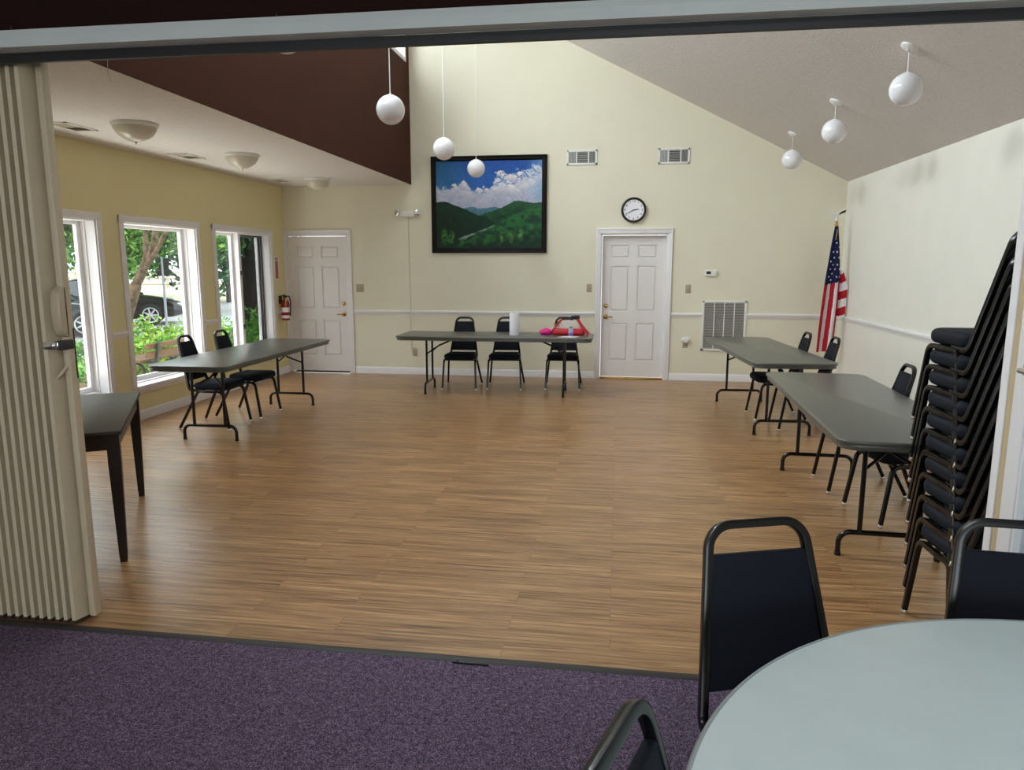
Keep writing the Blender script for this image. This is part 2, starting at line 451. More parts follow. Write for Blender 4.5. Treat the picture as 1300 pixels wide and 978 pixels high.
# ------------------------------------------------------------------ header over the opening, side walls, near room
bm = BM()
add_box(bm, -6.0, 4.5, 2.70, 2.72, 2.45, 7.0)
add_box(bm, -6.0, 4.5, 3.02, 3.04, 2.54, 7.0)
tag(struct('wall_header', bm, M['header']), 'dark brown wall above the partition track', 'wall')
bm = BM()
add_prism(bm, [(2.62, 2.424), (2.683, 2.424), (2.683, 2.44), (2.70, 2.44), (2.70, 2.496), (2.648, 2.496), (2.646, 2.468), (2.62, 2.464)], -5.9, 4.4, 0.0,
          Matrix(((0, 0, 1, 0), (1, 0, 0, 0), (0, 1, 0, 0), (0, 0, 0, 1))))
add_box(bm, -5.9, 4.4, 2.612, 2.62, 2.424, 2.434)
tb = struct('trim_2', bm, M['beam']); tag(tb, 'long grey white track cover board across the top of the opening', 'track cover')
bm = BM()
for hx in (-2.33, -1.25, 0.25, 1.2):
    add_tube(bm, [(hx, 2.662, 2.494), (hx, 2.662, 2.512), (hx + 0.004, 2.657, 2.52), (hx + 0.008, 2.657, 2.512)], 0.0025)
obj('hook', bm, M['blackmetal'], tb)
bm = BM()
add_box(bm, -5.9, 4.4, 2.684, 2.702, 2.388, 2.424)
add_box(bm, -5.9, 4.4, 2.715, 3.02, 2.535, 2.56)
tag(struct('trim_3', bm, M['black_track']), 'black overhead track of the folding partition', 'track')
bm = BM(); add_box(bm, -5.9, -3.42, 2.72, 3.02, -0.1, 2.535)
tag(struct('wall_pocket', bm, M['wall']), 'cream wall end behind the folded partition', 'wall')
XJ = 1.40
bm = BM(); add_box(bm, XJ + 0.03, 4.4, 2.72, 2.865, -0.1, 2.535)
tag(struct('wall_jamb', bm, M['wall_r']), 'short wall on the right of the partition opening', 'wall')
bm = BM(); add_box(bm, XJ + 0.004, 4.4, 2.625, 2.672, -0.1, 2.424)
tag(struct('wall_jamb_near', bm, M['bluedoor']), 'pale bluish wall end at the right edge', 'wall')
j = sroot('trim_7', 'white jamb with tan stop strip at the right end of the opening', 'jamb')
bm = BM(); add_box(bm, XJ, XJ + 0.05, 2.819, 2.867, 0, 2.40, 0.003); add_box(bm, XJ, XJ + 0.05, 2.689, 2.773, 0, 2.40, 0.003)
add_box(bm, XJ + 0.006, XJ + 0.03, 2.66, 2.69, 0, 2.40)
obj('jamb_board', bm, M['trim'], j)
bm = BM(); add_box(bm, XJ + 0.006, XJ + 0.05, 2.772, 2.820, 0, 2.40, 0.002); obj('stop_strip', bm, M['tan'], j)
bm = BM(); add_box(bm, XJ - 0.004, XJ + 0.006, 2.655, 2.725, 1.235, 1.275, 0.003)
add_tube(bm, [(XJ, 2.70, 1.255), (XJ - 0.03, 2.695, 1.255), (XJ - 0.032, 2.60, 1.255)], 0.010, 0.012)
obj('catch', bm, M['chrome'], j)

# near room shell (behind and around the camera)
bm = BM()
holes_wall(bm, -6.2, 4.6, -0.1, 3.4, [(-3.6, -1.2, 0.9, 2.5), (0.2, 2.6, 0.9, 2.5)], lambda a, b, c, d: add_box(bm, a, b, -4.6, -4.42, c, d))
tag(struct('wall_front', bm, M['wall']), 'cream wall behind the camera', 'wall')
bm = BM(); add_box(bm, -6.2, -6.0, -4.6, 3.0, -0.1, 3.4); tag(struct('wall_near_left', bm, M['wall']), 'cream side wall of the carpeted room on the left', 'wall')
bm = BM(); add_box(bm, 4.4, 4.6, -4.6, 3.0, -0.1, 3.4); tag(struct('wall_near_right', bm, M['wall']), 'cream side wall of the carpeted room on the right', 'wall')
bm = BM(); add_box(bm, -6.2, 4.6, -4.6, 2.70, 3.2, 3.35); tag(struct('ceiling_near', bm, M['ceil']), 'white ceiling of the carpeted room', 'ceiling')

# ------------------------------------------------------------------ trim: baseboards and chair rails
BBP = [(0, 0), (0.014, 0), (0.014, 0.078), (0.009, 0.092), (0.004, 0.1), (0, 0.1)]
RAIL = [(0, 0.885), (0.010, 0.885), (0.012, 0.905), (0.022, 0.915), (0.026, 0.930), (0.020, 0.945), (0, 0.948)]
def run_back(bm, prof, x0, x1):   # profile (out, z)
    add_prism(bm, prof, x0, x1, 0, Matrix(((0, 0, 1, 0), (-1, 0, 0, D), (0, 1, 0, 0), (0, 0, 0, 1))))
def run_left(bm, prof, y0, y1):
    add_prism(bm, prof, y0, y1, 0, Matrix(((1, 0, 0, XL), (0, 0, 1, 0), (0, 1, 0, 0), (0, 0, 0, 1))))
def run_right(bm, prof, y0, y1):
    add_prism(bm, prof, y0, y1, 0, Matrix(((-1, 0, 0, XR), (0, 0, 1, 0), (0, 1, 0, 0), (0, 0, 0, 1))))
bm = BM(); run_back(bm, BBP, -3.882, -0.318); run_back(bm, BBP, 0.728, XR)
tag(struct('baseboard_back', bm, M['trim']), 'white baseboard along the back wall', 'baseboard')
bm = BM(); run_left(bm, BBP, 3.05, D); tag(struct('baseboard_left', bm, M['trim']), 'white baseboard under the windows', 'baseboard')
bm = BM(); run_right(bm, BBP, 2.87, D); tag(struct('baseboard_right', bm, M['trim']), 'white baseboard along the right wall', 'baseboard')
bm = BM(); run_back(bm, RAIL, -3.882, -0.318); run_back(bm, RAIL, 0.728, 1.155); run_back(bm, RAIL, 1.755, XR)
tag(struct('trim_4', bm, M['trim']), 'white chair rail on the back wall', 'chair rail')
bm = BM()
for a, b in ((3.05, 5.06), (6.475, 6.715), (8.135, 8.405), (9.98, D)): run_left(bm, RAIL, a, b)
tag(struct('trim_5', bm, M['trim']), 'white chair rail between the windows', 'chair rail')
bm = BM(); run_right(bm, RAIL, 2.87, D); tag(struct('trim_6', bm, M['trim']), 'white chair rail on the right wall', 'chair rail')

# ------------------------------------------------------------------ windows in the left wall
def tall_window(n, y0, y1, label, double=False):
    w = sroot('window_%d' % n, label, 'window')
    bm = BM(); c = 0.07; t = 0.018
    add_box(bm, XL, XL + t, y0 - c, y0, WZ0 - 0.02, WZ1 + c, 0.004)
    add_box(bm, XL, XL + t, y1, y1 + c, WZ0 - 0.02, WZ1 + c, 0.004)
    add_box(bm, XL, XL + t + 0.002, y0 - c, y1 + c, WZ1, WZ1 + c, 0.004)
    obj('casing', bm, M['trim'], w)
    bm = BM(); add_box(bm, XL - WT, XL + 0.04, y0 - 0.02, y1 + 0.02, WZ0 - 0.04, WZ0 + 0.006, 0.006)
    add_box(bm, XL, XL + 0.016, y0 - c, y1 + c, WZ0 - 0.075, WZ0 - 0.04, 0.003)
    obj('sill', bm, M['trim'], w)
    bm = BM(); k = 0.012
    add_box(bm, XL - WT, XL, y0, y0 + k, WZ0, WZ1); add_box(bm, XL - WT, XL, y1 - k, y1, WZ0, WZ1)
    add_box(bm, XL - WT, XL, y0, y1, WZ1 - k, WZ1)
    # stepped stops
    for xx, s in ((XL - 0.10, 0.022), (XL - 0.16, 0.035)):
        add_box(bm, xx - 0.05, xx, y0, y0 + s, WZ0, WZ1, 0.003); add_box(bm, xx - 0.05, xx, y1 - s, y1, WZ0, WZ1, 0.003)
        add_box(bm, xx - 0.05, xx, y0, y1, WZ1 - 0.014, WZ1, 0.003); add_box(bm, xx - 0.05, xx, y0, y1, WZ0, WZ0 + s, 0.003)
    obj('jamb', bm, M['trim'], w)
    panes = [(y0 + 0.02, y1 - 0.02)]
    if double:
        mid = (y0 + y1) / 2
        panes = [(y0 + 0.02, mid - 0.03), (mid + 0.03, y1 - 0.02)]
        bm = BM(); add_box(bm, XL - 0.185, XL - 0.07, mid - 0.03, mid + 0.03, WZ0, WZ1, 0.005); m_ = obj('mullion', bm, M['trim'], w)
        for zz in (0.78, 1.50):
            bm = BM(); add_box(bm, XL - 0.072, XL - 0.058, mid - 0.016, mid + 0.012, zz - 0.03, zz + 0.03, 0.004)
            add_tube(bm, [(XL - 0.06, mid, zz + 0.01), (XL - 0.045, mid, zz), (XL - 0.04, mid, zz - 0.045)], 0.006, 0.01)
            obj('latch', bm, M['screenframe'], m_)
    for i, (a, b) in enumerate(panes):
        bm = BM(); s = 0.052; xa, xb = XL - 0.185, XL - 0.145
        add_box(bm, xa, xb, a, a + s, WZ0 + 0.02, WZ1 - 0.012, 0.004); add_box(bm, xa, xb, b - s, b, WZ0 + 0.02, WZ1 - 0.012, 0.004)
        add_box(bm, xa, xb, a + s, b - s, WZ0 + 0.02, WZ0 + 0.02 + s, 0.004); add_box(bm, xa, xb, a + s, b - s, WZ1 - 0.045, WZ1 - 0.012, 0.004)
        sh = obj('sash', bm, M['trim'], w)
        bm = BM(); add_box(bm, XL - 0.168, XL - 0.163, a + s, b - s, WZ0 + 0.02 + s, WZ1 - 0.045)
        obj('pane', bm, M['glass'], sh)
    if double:
        a, b = panes[1]
        bm = BM(); s = 0.022; xa, xb = XL - 0.118, XL - 0.104
        add_box(bm, xa, xb, a, a + s, WZ0 + 0.02, WZ1 - 0.025); add_box(bm, xa, xb, b - s, b, WZ0 + 0.02, WZ1 - 0.025)
        add_box(bm, xa, xb, a + s, b - s, WZ0 + 0.02, WZ0 + 0.02 + s); add_box(bm, xa, xb, a + s, b - s, WZ1 - 0.025 - s, WZ1 - 0.025)
        sc = obj('screen_frame', bm, M['screenframe'], w); sc['label'] = 'dark bronze insect screen frame'
        bm = BM(); add_box(bm, XL - 0.112, XL - 0.110, a + s, b - s, WZ0 + 0.02 + s, WZ1 - 0.025 - s)
        obj('screen', bm, M['screen'], sc)
    return w
tall_window(1, *WIN[0], 'tall white framed window partly hidden by the folded partition')
tall_window(2, *WIN[1], 'tall white framed window showing tree trunk and black car')
tall_window(3, *WIN[2], 'two-light casement window with dark insect screen beside extinguisher', True)
for i, (a, b) in enumerate(CW):
    w = sroot('window_%d' % (4 + i), ['high clerestory window nearest the partition', 'second high clerestory window from the partition', 'third high clerestory window from the partition', 'high clerestory window at the back wall'][i], 'window')
    bm = BM(); s = 0.05; x0, x1 = XS - 0.10, XS + 0.014
    add_box(bm, x0, x1, a, a + s, CZ0, CZ1, 0.003); add_box(bm, x0, x1, b - s, b, CZ0, CZ1, 0.003)
    add_box(bm, x0, x1, a + s, b - s, CZ0, CZ0 + s, 0.003); add_box(bm, x0, x1, a + s, b - s, CZ1 - s, CZ1, 0.003)
    add_box(bm, XS - 0.08, XS - 0.03, (a + b) / 2 - 0.025, (a + b) / 2 + 0.025, CZ0 + s, CZ1 - s, 0.003)
    obj('window_frame', bm, M['trim'], w)
    bm = BM(); add_box(bm, XS - 0.06, XS - 0.055, a + s, b - s, CZ0 + s, CZ1 - s); obj('pane', bm, M['glass'], w)

# ------------------------------------------------------------------ doors in the back wall
def six_panel_door(n, label, x0, x1, ztop, inset, knob_right, thr, cas_l=0.064, cas_r=0.064):
    d = sroot('door_%d' % n, label, 'door')
    ys = D + inset
    bm = BM(); t = 0.018
    zt = ztop + 0.07
    for a, b in ((x0 - cas_l, x0), (x1, x1 + cas_r)):
        add_box(bm, a, b, D - t, D, 0, zt, 0.004)
    add_box(bm, x0 - cas_l, x1 + cas_r, D - t - 0.002, D, ztop, zt, 0.004)
    for a, b in ((x0 - cas_l, x0 - cas_l + 0.018), (x1 + cas_r - 0.018, x1 + cas_r)):
        add_box(bm, a, b, D - t - 0.008, D, 0, zt + 0.002, 0.003)
    add_box(bm, x0 - cas_l, x1 + cas_r, D - t - 0.009, D, zt - 0.018, zt + 0.003, 0.003)
    obj('casing', bm, M['trim'], d)
    bm = BM()
    add_box(bm, x0 - 0.005, x0 + 0.015, D - 0.004, ys + 0.06, 0, ztop); add_box(bm, x1 - 0.015, x1 + 0.005, D - 0.004, ys + 0.06, 0, ztop)
    add_box(bm, x0, x1, D - 0.004, ys + 0.06, ztop - 0.015, ztop + 0.005)
    obj('jamb', bm, M['trim'], d)
    a, b = x0 + 0.018, x1 - 0.018; z0 = 0.022
    bm = BM()
    add_box(bm, a, b, ys + 0.016, ys + 0.045, z0, ztop - 0.02)
    w = b - a; st = 0.118; mid = 0.112; pw = (w - 2 * st - mid) / 2
    cols = [(a + st, a + st + pw), (b - st - pw, b - st)]
    rows = [(1.70, 1.885), (0.955, 1.595), (0.25, 0.795)]
    vb = [a, cols[0][0], cols[0][1], cols[1][0], cols[1][1], b]
    zb = [z0, 0.25, 0.795, 0.955, 1.595, 1.70, 1.885, ztop - 0.02]
    for xa, xb in ((vb[0], vb[1]), (vb[2], vb[3]), (vb[4], vb[5])): add_box(bm, xa, xb, ys, ys + 0.018, z0, ztop - 0.02)
    for za, zb_ in ((zb[0], zb[1]), (zb[2], zb[3]), (zb[4], zb[5]), (zb[6], zb[7])):
        for xa, xb in cols: add_box(bm, xa, xb, ys, ys + 0.018, za, zb_)
    for xa, xb in cols:
        for za, zb_ in rows:
            add_box(bm, xa + 0.018, xb - 0.018, ys + 0.002, ys + 0.026, za + 0.018, zb_ - 0.018, 0.012, seg=1)
    slab = obj('door_slab', bm, M['door'], d, smooth=20)
    kx = b - 0.065 if knob_right else a + 0.065
    bm = BM(); mx = Matrix.Translation((kx, ys, 1.035)) @ BACK
    add_lathe(bm, [(0.0, 0), (0.030, 0), (0.030, 0.006), (0.024, 0.012), (0.018, 0.022), (0, 0.024)], 20, mx)
    obj('deadbolt', bm, M['brass'], slab)
    bm = BM(); mx = Matrix.Translation((kx, ys, 0.88)) @ BACK
    add_lathe(bm, [(0.0, 0), (0.033, 0), (0.033, 0.006), (0.012, 0.012), (0.011, 0.045), (0, 0.048)], 20, mx)
    dx = -0.10 if knob_right else 0.10
    add_tube(bm, [(kx, ys - 0.04, 0.88), (kx + dx * 0.4, ys - 0.045, 0.883), (kx + dx, ys - 0.04, 0.876)], 0.008, 0.02)
    obj('door_handle', bm, M['brass'], slab)
    if thr:
        bm = BM(); add_box(bm, x0 + 0.015, x1 - 0.015, D - 0.01, ys + 0.05, 0, 0.018, 0.003); obj('threshold', bm, M['brass'], d)
    return d
six_panel_door(1, 'white six-panel door in the left corner beside the extinguisher', D1[0], D1[1], D1[3], 0.012, True, False, 0.046, 0.068)
six_panel_door(2, 'white six-panel door under the wall clock', D2[0], D2[1], D2[3], 0.085, False, True)

# ------------------------------------------------------------------ chairs (facing -Y, origin on the floor between the feet)
SQ = 0.0122
def make_chair(label, wt=0.108, wb=0.173, l1=0.425):
    t = thing('stacking_chair', label, 'chair')
    bm = BM()
    poly = round_poly([(-0.212, -0.245), (0.212, -0.245), (0.188, 0.132), (-0.188, 0.132)], [0.10, 0.10, 0.05, 0.05], 6)
    add_prism(bm, poly, 0.394, 0.464, 0.030, seg=5)
    obj('seat', bm, M['fabric'], t, 60)
    # back plane: from A (z .44,y .190) to B (z .915,y .300)
    yA, zA, yB, zB = 0.190, 0.44, 0.302, 0.903
    ln = math.hypot(yB - yA, zB - zA); uy, uz = (yB - yA) / ln, (zB - zA) / ln
    def hw(z): return wb + (wt - wb) * (z - zA) / (zB - zA)
    mxp = Matrix(((1, 0, 0, 0), (0, uy, uz, yA), (0, uz, -uy, zA), (0, 0, 0, 1)))
    bm = BM()
    l0 = 0.035
    poly = [(-hw(zA + l0 * uz) + 0.004, l0), (hw(zA + l0 * uz) - 0.004, l0), (hw(zA + l1 * uz) - 0.006, l1), (-hw(zA + l1 * uz) + 0.006, l1)]
    add_prism(bm, round_poly(poly, 0.008, 3), -0.0125, 0.0125, 0.006, mxp)
    obj('backrest', bm, M['fabric'], t)
    bm = BM()
    xl = wb + 0.009
    pts = [(-xl, 0.02, 0.392), (-xl, 0.168, 0.392), (-wt, yB, zB), (wt, yB, zB), (xl, 0.168, 0.392), (xl, 0.02, 0.392)]
    add_tube(bm, pts, SQ, [0, 0.045, 0.068, 0.068, 0.045, 0], square=True, up=(1, 0, 0), n=8)
    obj('back_frame', bm, M['blackmetal'], t, 35)
    for yy in (-0.15, 0.08):
        bm = BM(); add_tube(bm, [(-0.2, yy, 0.383), (0.2, yy, 0.383)], 0.009); obj('crossbar', bm, M['blackmetal'], t)
    for s in (-1, 1):
        for fr in (1, 0):
            bm = BM()
            if fr: pts = [(s * 0.219, -0.243, 0.022), (s * 0.204, -0.185, 0.383), (s * 0.198, -0.02, 0.383)]; foot = (0.219, -0.245)
            else: pts = [(s * 0.233, 0.262, 0.022), (s * 0.186, 0.078, 0.383), (s * 0.198, -0.02, 0.383)]; foot = (0.2345, 0.265)
            add_tube(bm, pts, 0.0118, 0.05, square=True, up=(1, 0, 0), n=7)
            lg = obj('leg', bm, M['blackmetal'], t, 35)
            bm = BM(); add_lathe(bm, [(0, 0), (0.0135, 0), (0.0155, 0.004), (0.0135, 0.016), (0.010, 0.026), (0, 0.026)], 14, Matrix.Translation((s * foot[0], foot[1], 0)))
            obj('glide', bm, M['chrome'], lg)['label'] = 'chrome foot glide'
    return t
chair0 = make_chair('x')
used = []
def chair(x, y, rz, label, group, z=0.0):
    if not used:
        used.append(1); c = chair0; c.location = (x, y, z); c.rotation_euler = (0, 0, rz); c['label'] = label; c['group'] = group
        return c
    return dup(chair0, (x, y, z), rz, label, group)
G1 = 'chairs at the folding tables'
chair(-3.985, 6.685, R(90 + 1), 'black stacking chair at the window-side table, nearer the partition', G1)
chair(-3.94, 7.265, R(90 - 1), 'black stacking chair at the window-side table, nearer the corner door', G1)
chair(-2.03, 9.34, R(3), 'black stacking chair behind the paper-towel table, farthest from the bag', G1)
chair(-1.455, 9.41, R(4), 'black stacking chair directly behind the paper towel roll', G1)
chair(-0.697, 9.50, R(2), 'black stacking chair behind the red bag', G1)
chair(1.685, 7.96, R(-90 + 3), 'black stacking chair tucked at the far right table, nearer the back wall', G1)
chair(1.83, 7.48, R(-90 + 1), 'black stacking chair at the far right table, in front of the flag', G1)
chair(1.762, 5.46, R(-90 - 1), 'black stacking chair at the near right table, backrest showing beside the stack', G1)
chair(1.835, 4.84, R(-90 + 12), 'black stacking chair tucked under the near right table beside the stack', G1)
ords = ['bottom chair of the tall stack', 'second chair up in the tall stack', 'third chair up in the tall stack', 'fourth chair up in the tall stack', 'fifth chair up in the tall stack',
        'fifth chair down in the tall stack', 'fourth chair down in the tall stack', 'third chair down in the tall stack', 'second chair down in the tall stack', 'topmost chair of the tall stack']
for k in range(10):
    chair(1.582 + 0.0125 * k, 3.17 + 0.042 * k, PI, 'black stacking chair, ' + ords[k], 'tall stack of black chairs', 0.0945 * k)
G3 = 'chairs round the pale round table'
big = make_chair('x', 0.140, 0.190, 0.398)
def place(o, x, y, rz, label):
    o.location = (x, y, 0); o.rotation_euler = (0, 0, rz); o['label'] = label; o['group'] = G3
place(big, 0.494, 1.725, R(19), 'large foreground black chair at the far side of the round table')
place(dup(big, (0, 0, 0), 0), 1.092, 1.80, R(-4), 'foreground black chair beyond the round table, cut off at the right edge')
place(dup(big, (0, 0, 0), 0), 0.293, 0.905, R(71), 'black chair in the bottom foreground, only its back showing beside the round table')

# ------------------------------------------------------------------ folding tables (long axis local Y)
def make_ftable(label):
    t = thing('folding_table', label, 'table')
    hx, hy, h = 0.381, 1.22, 0.740
    bm = BM()
    poly = round_poly([(-hx, -hy), (hx, -hy), (hx, hy), (-hx, hy)], 0.10, 6)
    add_prism(bm, poly, h - 0.022, h, 0.007, seg=3)
    poly2 = round_poly([(-hx + 0.012, -hy + 0.012), (hx - 0.012, -hy + 0.012), (hx - 0.012, hy - 0.012), (-hx + 0.012, hy - 0.012)], 0.09, 6)
    add_prism(bm, poly2, h - 0.052, h - 0.02, 0.006, seg=2)
    obj('table_top', bm, M['tabletop'], t, 35)
    for s in (-1, 1):
        y = s * 0.865
        bm = BM()
        add_tube(bm, [(-0.258, y, 0.012), (-0.258, y, 0.138), (0.258, y, 0.138), (0.258, y, 0.012)], 0.0145, 0.085, seg=12, n=8)
        for sx in (-1, 1): add_tube(bm, [(sx * 0.152, y, 0.14), (sx * 0.152, y, h - 0.05)], 0.0138, seg=12)
        add_tube(bm, [(-0.152, y, h - 0.06), (0.152, y, h - 0.06)], 0.0125)
        lg = obj('leg_frame', bm, M['blackmetal'], t)
        bm = BM()
        for sx in (-1, 1):
            add_tube(bm, [(sx * 0.152, y, 0.50), (sx * 0.02, y - s * 0.10, 0.575), (sx * 0.015, y - s * 0.16, 0.61)], 0.009, 0.03)
        add_tube(bm, [(0, y - s * 0.12, 0.59), (0, y - s * 0.34, h - 0.055)], 0.011)
        obj('brace', bm, M['blackmetal'], lg)
        for sx in (-1, 1):
            bm = BM(); add_lathe(bm, [(0, 0), (0.017, 0), (0.018, 0.02), (0, 0.022)], 14, Matrix.Translation((sx * 0.258, y, 0)))
            obj('foot_cap', bm, M['black'], lg)
    return t
ft = make_ftable('x')
GT = 'grey folding tables'
def ftab(o, x, y, rz, label):
    o.location = (x, y, 0); o.rotation_euler = (0, 0, rz); o['label'] = label; o['group'] = GT
ftab(ft, -3.72, 6.965, R(0.3), 'charcoal folding table along the windows')
for a in ((-1.512, 9.01, R(90 + 1), 'charcoal folding table against the back wall holding paper towels and bag'),
          (1.517, 7.945, R(4.2), 'far charcoal folding table on the right, by the return air grille'),
          (1.548, 4.955, R(-2.2), 'near charcoal folding table on the right, beside the stacked chairs')):
    ftab(dup(ft, (0, 0, 0), 0), *a)

# ------------------------------------------------------------------ dark wooden table beside the partition
t = thing('wooden_table', 'dark espresso wooden table with square tapered legs beside the folding partition', 'table', (-2.94, 3.988, 0), math.atan2(1.126, -0.677) - PI / 2)
# local: +y along the visible long edge, table extends towards local -x? (edge at local x = 0)
bm = BM(); add_box(bm, -0.74, 0.0, -0.657, 0.657, 0.718, 0.740, 0.003); obj('table_top', bm, M['darktop'], t)
bm = BM()
add_box(bm, -0.045, -0.022, -0.60, 0.60, 0.635, 0.718); add_box(bm, -0.72, -0.697, -0.60, 0.60, 0.635, 0.718)
add_box(bm, -0.70, -0.03, -0.637, -0.614, 0.635, 0.718); add_box(bm, -0.70, -0.03, 0.614, 0.637, 0.635, 0.718)
obj('apron', bm, M['darkwood'], t)
for sx in (0, 1):
    for sy in (-1, 1):
        bm = BM(); cx = -0.042 - sx * 0.656; cy = sy * 0.618
        v = []
        for z, r in ((0.0, 0.017), (0.05, 0.020), (0.56, 0.031), (0.718, 0.031)):
            v.append([bm.verts.new((cx + a * r, cy + b * r, z)) for a, b in ((-1, -1), (1, -1), (1, 1), (-1, 1))])
        for p, q in zip(v, v[1:]):
            for i in range(4): bm.faces.new((p[i], p[(i + 1) % 4], q[(i + 1) % 4], q[i]))
        bm.faces.new(v[0][::-1]); bm.faces.new(v[-1])
        obj('leg', bm, M['darkwood'], t, 30)

# ------------------------------------------------------------------ round table in the foreground
t = thing('round_table', 'large pale grey round table in the foreground', 'table', (1.02, 0.935, 0))
bm = BM(); add_lathe(bm, [(0, 0.712), (0.906, 0.712), (0.906, 0.7405), (0.902, 0.7425), (0, 0.7425)], 160); obj('table_top', bm, M['roundtop'], t)
bm = BM(); add_lathe(bm, [(0.906, 0.711), (0.914, 0.713), (0.915, 0.738), (0.911, 0.742), (0.906, 0.742), (0.9055, 0.715)], 160, caps=False); obj('edge_band', bm, M['edgeband'], t)
for s in (-1, 1):
    bm = BM()
    add_tube(bm, [(s * 0.42, -0.40, 0.012), (s * 0.42, -0.40, 0.70), (s * 0.42, 0.40, 0.70), (s * 0.42, 0.40, 0.012)], 0.015, 0.05, seg=12)
    obj('leg_frame', bm, M['blackmetal'], t)

# ------------------------------------------------------------------ accordion partition
t = thing('accordion_partition', 'folded beige accordion partition at the left of the opening', 'folding partition', (0, 0, 0), kind='thing')
bm = BM()
front = [(-2.372, 2.800)]
x = -2.402; i = 0; per = 0.041
poly = [(-2.376, 2.86), (-2.376, 2.802)]
xs = []
while x > -3.35:
    poly += [(x + 0.010, 2.745), (x - 0.006, 2.742), (x - per * 0.62, 2.86), (x - per * 0.68, 2.862)]
    x -= per
poly += [(-3.40, 2.80), (-3.40, 2.93)]
bk = []
x = -3.37
while x < -2.49:
    bk += [(x, 2.955), (x + per * 0.35, 2.955), (x + per * 0.5, 2.90)]
    x += per
poly += bk + [(-2.40, 2.90)]
add_prism(bm, poly, 0.022, 2.425)
obj('pleats', bm, M['accordion'], t, 25)
bm = BM(); add_box(bm, -2.366, -2.336, 2.800, 2.842, 0.02, 2.422, 0.004)
post = obj('lead_post', bm, M['accordion'], t)
bm = BM(); add_box(bm, -2.337, -2.3352, 2.832, 2.841, 1.12, 1.34, 0.001); obj('seal_strip', bm, M['acc_dark'], post)
bm = BM(); add_prism(bm, [(px, py) for px, py in poly], 0.008, 0.021); obj('bottom_seal', bm, M['acc_dark'], t, 25)
bm = BM()
hp = []
for k in range(13):
    a = PI * k / 12
    hp.append((0.038 * math.sin(a) ** 0.3, 1.305 + 0.215 * k / 12))
hp = [(-0.005, 1.305)] + hp + [(-0.005, 1.52)]
add_prism(bm, hp, -0.023, 0.023, 0.008, Matrix(((0, 0, 1, -2.344), (-1, 0, 0, 2.79), (0, 1, 0, 0), (0, 0, 0, 1))))
obj('pull_handle', bm, M['handle'], t)
bm = BM()
add_box(bm, -2.408, -2.335, 2.740, 2.806, 1.255, 1.290, 0.004)
add_box(bm, -2.400, -2.352, 2.732, 2.742, 1.262, 1.283, 0.003)
obj('latch_plate', bm, M['chrome'], t)
bm = BM(); add_box(bm, -2.345, -2.318, 2.742, 2.812, 1.253, 1.294, 0.004); obj('latch_tip', bm, M['iron'], t)
bm = BM(); add_tube(bm, [(-2.352, 2.803, 1.19), (-2.352, 2.79, 1.17), (-2.365, 2.775, 1.145), (-2.385, 2.775, 1.125)], 0.006, 0.012)
add_box(bm, -2.36, -2.342, 2.796, 2.808, 1.165, 1.235, 0.003)
obj('hook', bm, M['accordion'], t)

# ------------------------------------------------------------------ pendants
def globe(name, label, x, y, zc, ztop_plane, group, r=0.114, tilt=True):
    t = thing(name, label, 'pendant lamp', (x, y, zc), 0, group)
    bm = BM()
    prof = [(0, -r)]
    for k in range(1, 20):
        a = -PI / 2 + PI * k / 20
        rr = r * math.cos(a)
        if math.sin(a) > 0 and rr < 0.032: break
        prof.append((rr, r * math.sin(a)))
    prof.append((0.032, r * 0.96))
    add_lathe(bm, prof + [(0, r * 0.96)], 36); obj('globe_shade', bm, M['globe'], t, 60)
    bm = BM(); add_lathe(bm, [(0.0, r * 0.94), (0.030, r * 0.95), (0.029, r * 0.985), (0.010, r * 1.01), (0.007, r * 1.03), (0.007, r * 1.10), (0, r * 1.10)], 20)
    obj('holder', bm, M['whitemetal'], t)
    zt = ztop_plane - zc
    bm = BM(); add_tube(bm, [(0, 0, r * 1.05), (0, 0, zt - 0.012)], 0.0042, seg=8); obj('stem', bm, M['whitemetal'], t)
    ang = math.atan(SL)
    mx = Matrix.Translation((0, 0, zt)) @ Matrix.Rotation(ang, 4, 'Y')
    bm = BM(); add_lathe(bm, [(0, 0.0), (0.062, 0.0), (0.062, -0.012), (0.05, -0.022), (0.016, -0.028), (0.010, -0.036), (0, -0.036)], 24, mx); obj('canopy', bm, M['whitemetal'], t)
PYS = (5.886, 7.695, 9.45)
for y, z, lab in zip(PYS, (2.868, 2.885, 2.862), ('nearest white globe pendant on the low side of the sloping ceiling', 'middle white globe pendant on the low side of the sloping ceiling', 'farthest white globe pendant on the low side of the sloping ceiling, above the flag')):
    globe('globe_pendant', lab, 2.028, y, z, slope_z(2.028), 'short globe pendants')
for y, z, lab in zip((4.0,) + PYS, (2.868, 2.835, 2.805, 2.826), ('long-corded globe pendant mostly hidden by the track above the brown wall', 'long-corded globe pendant in front of the brown wall corner', 'long-corded globe pendant over the upper left corner of the painting', 'long-corded globe pendant in front of the painted sky')):
    globe('globe_pendant', lab, -1.84, y, z, slope_z(-1.84), 'long globe pendants')

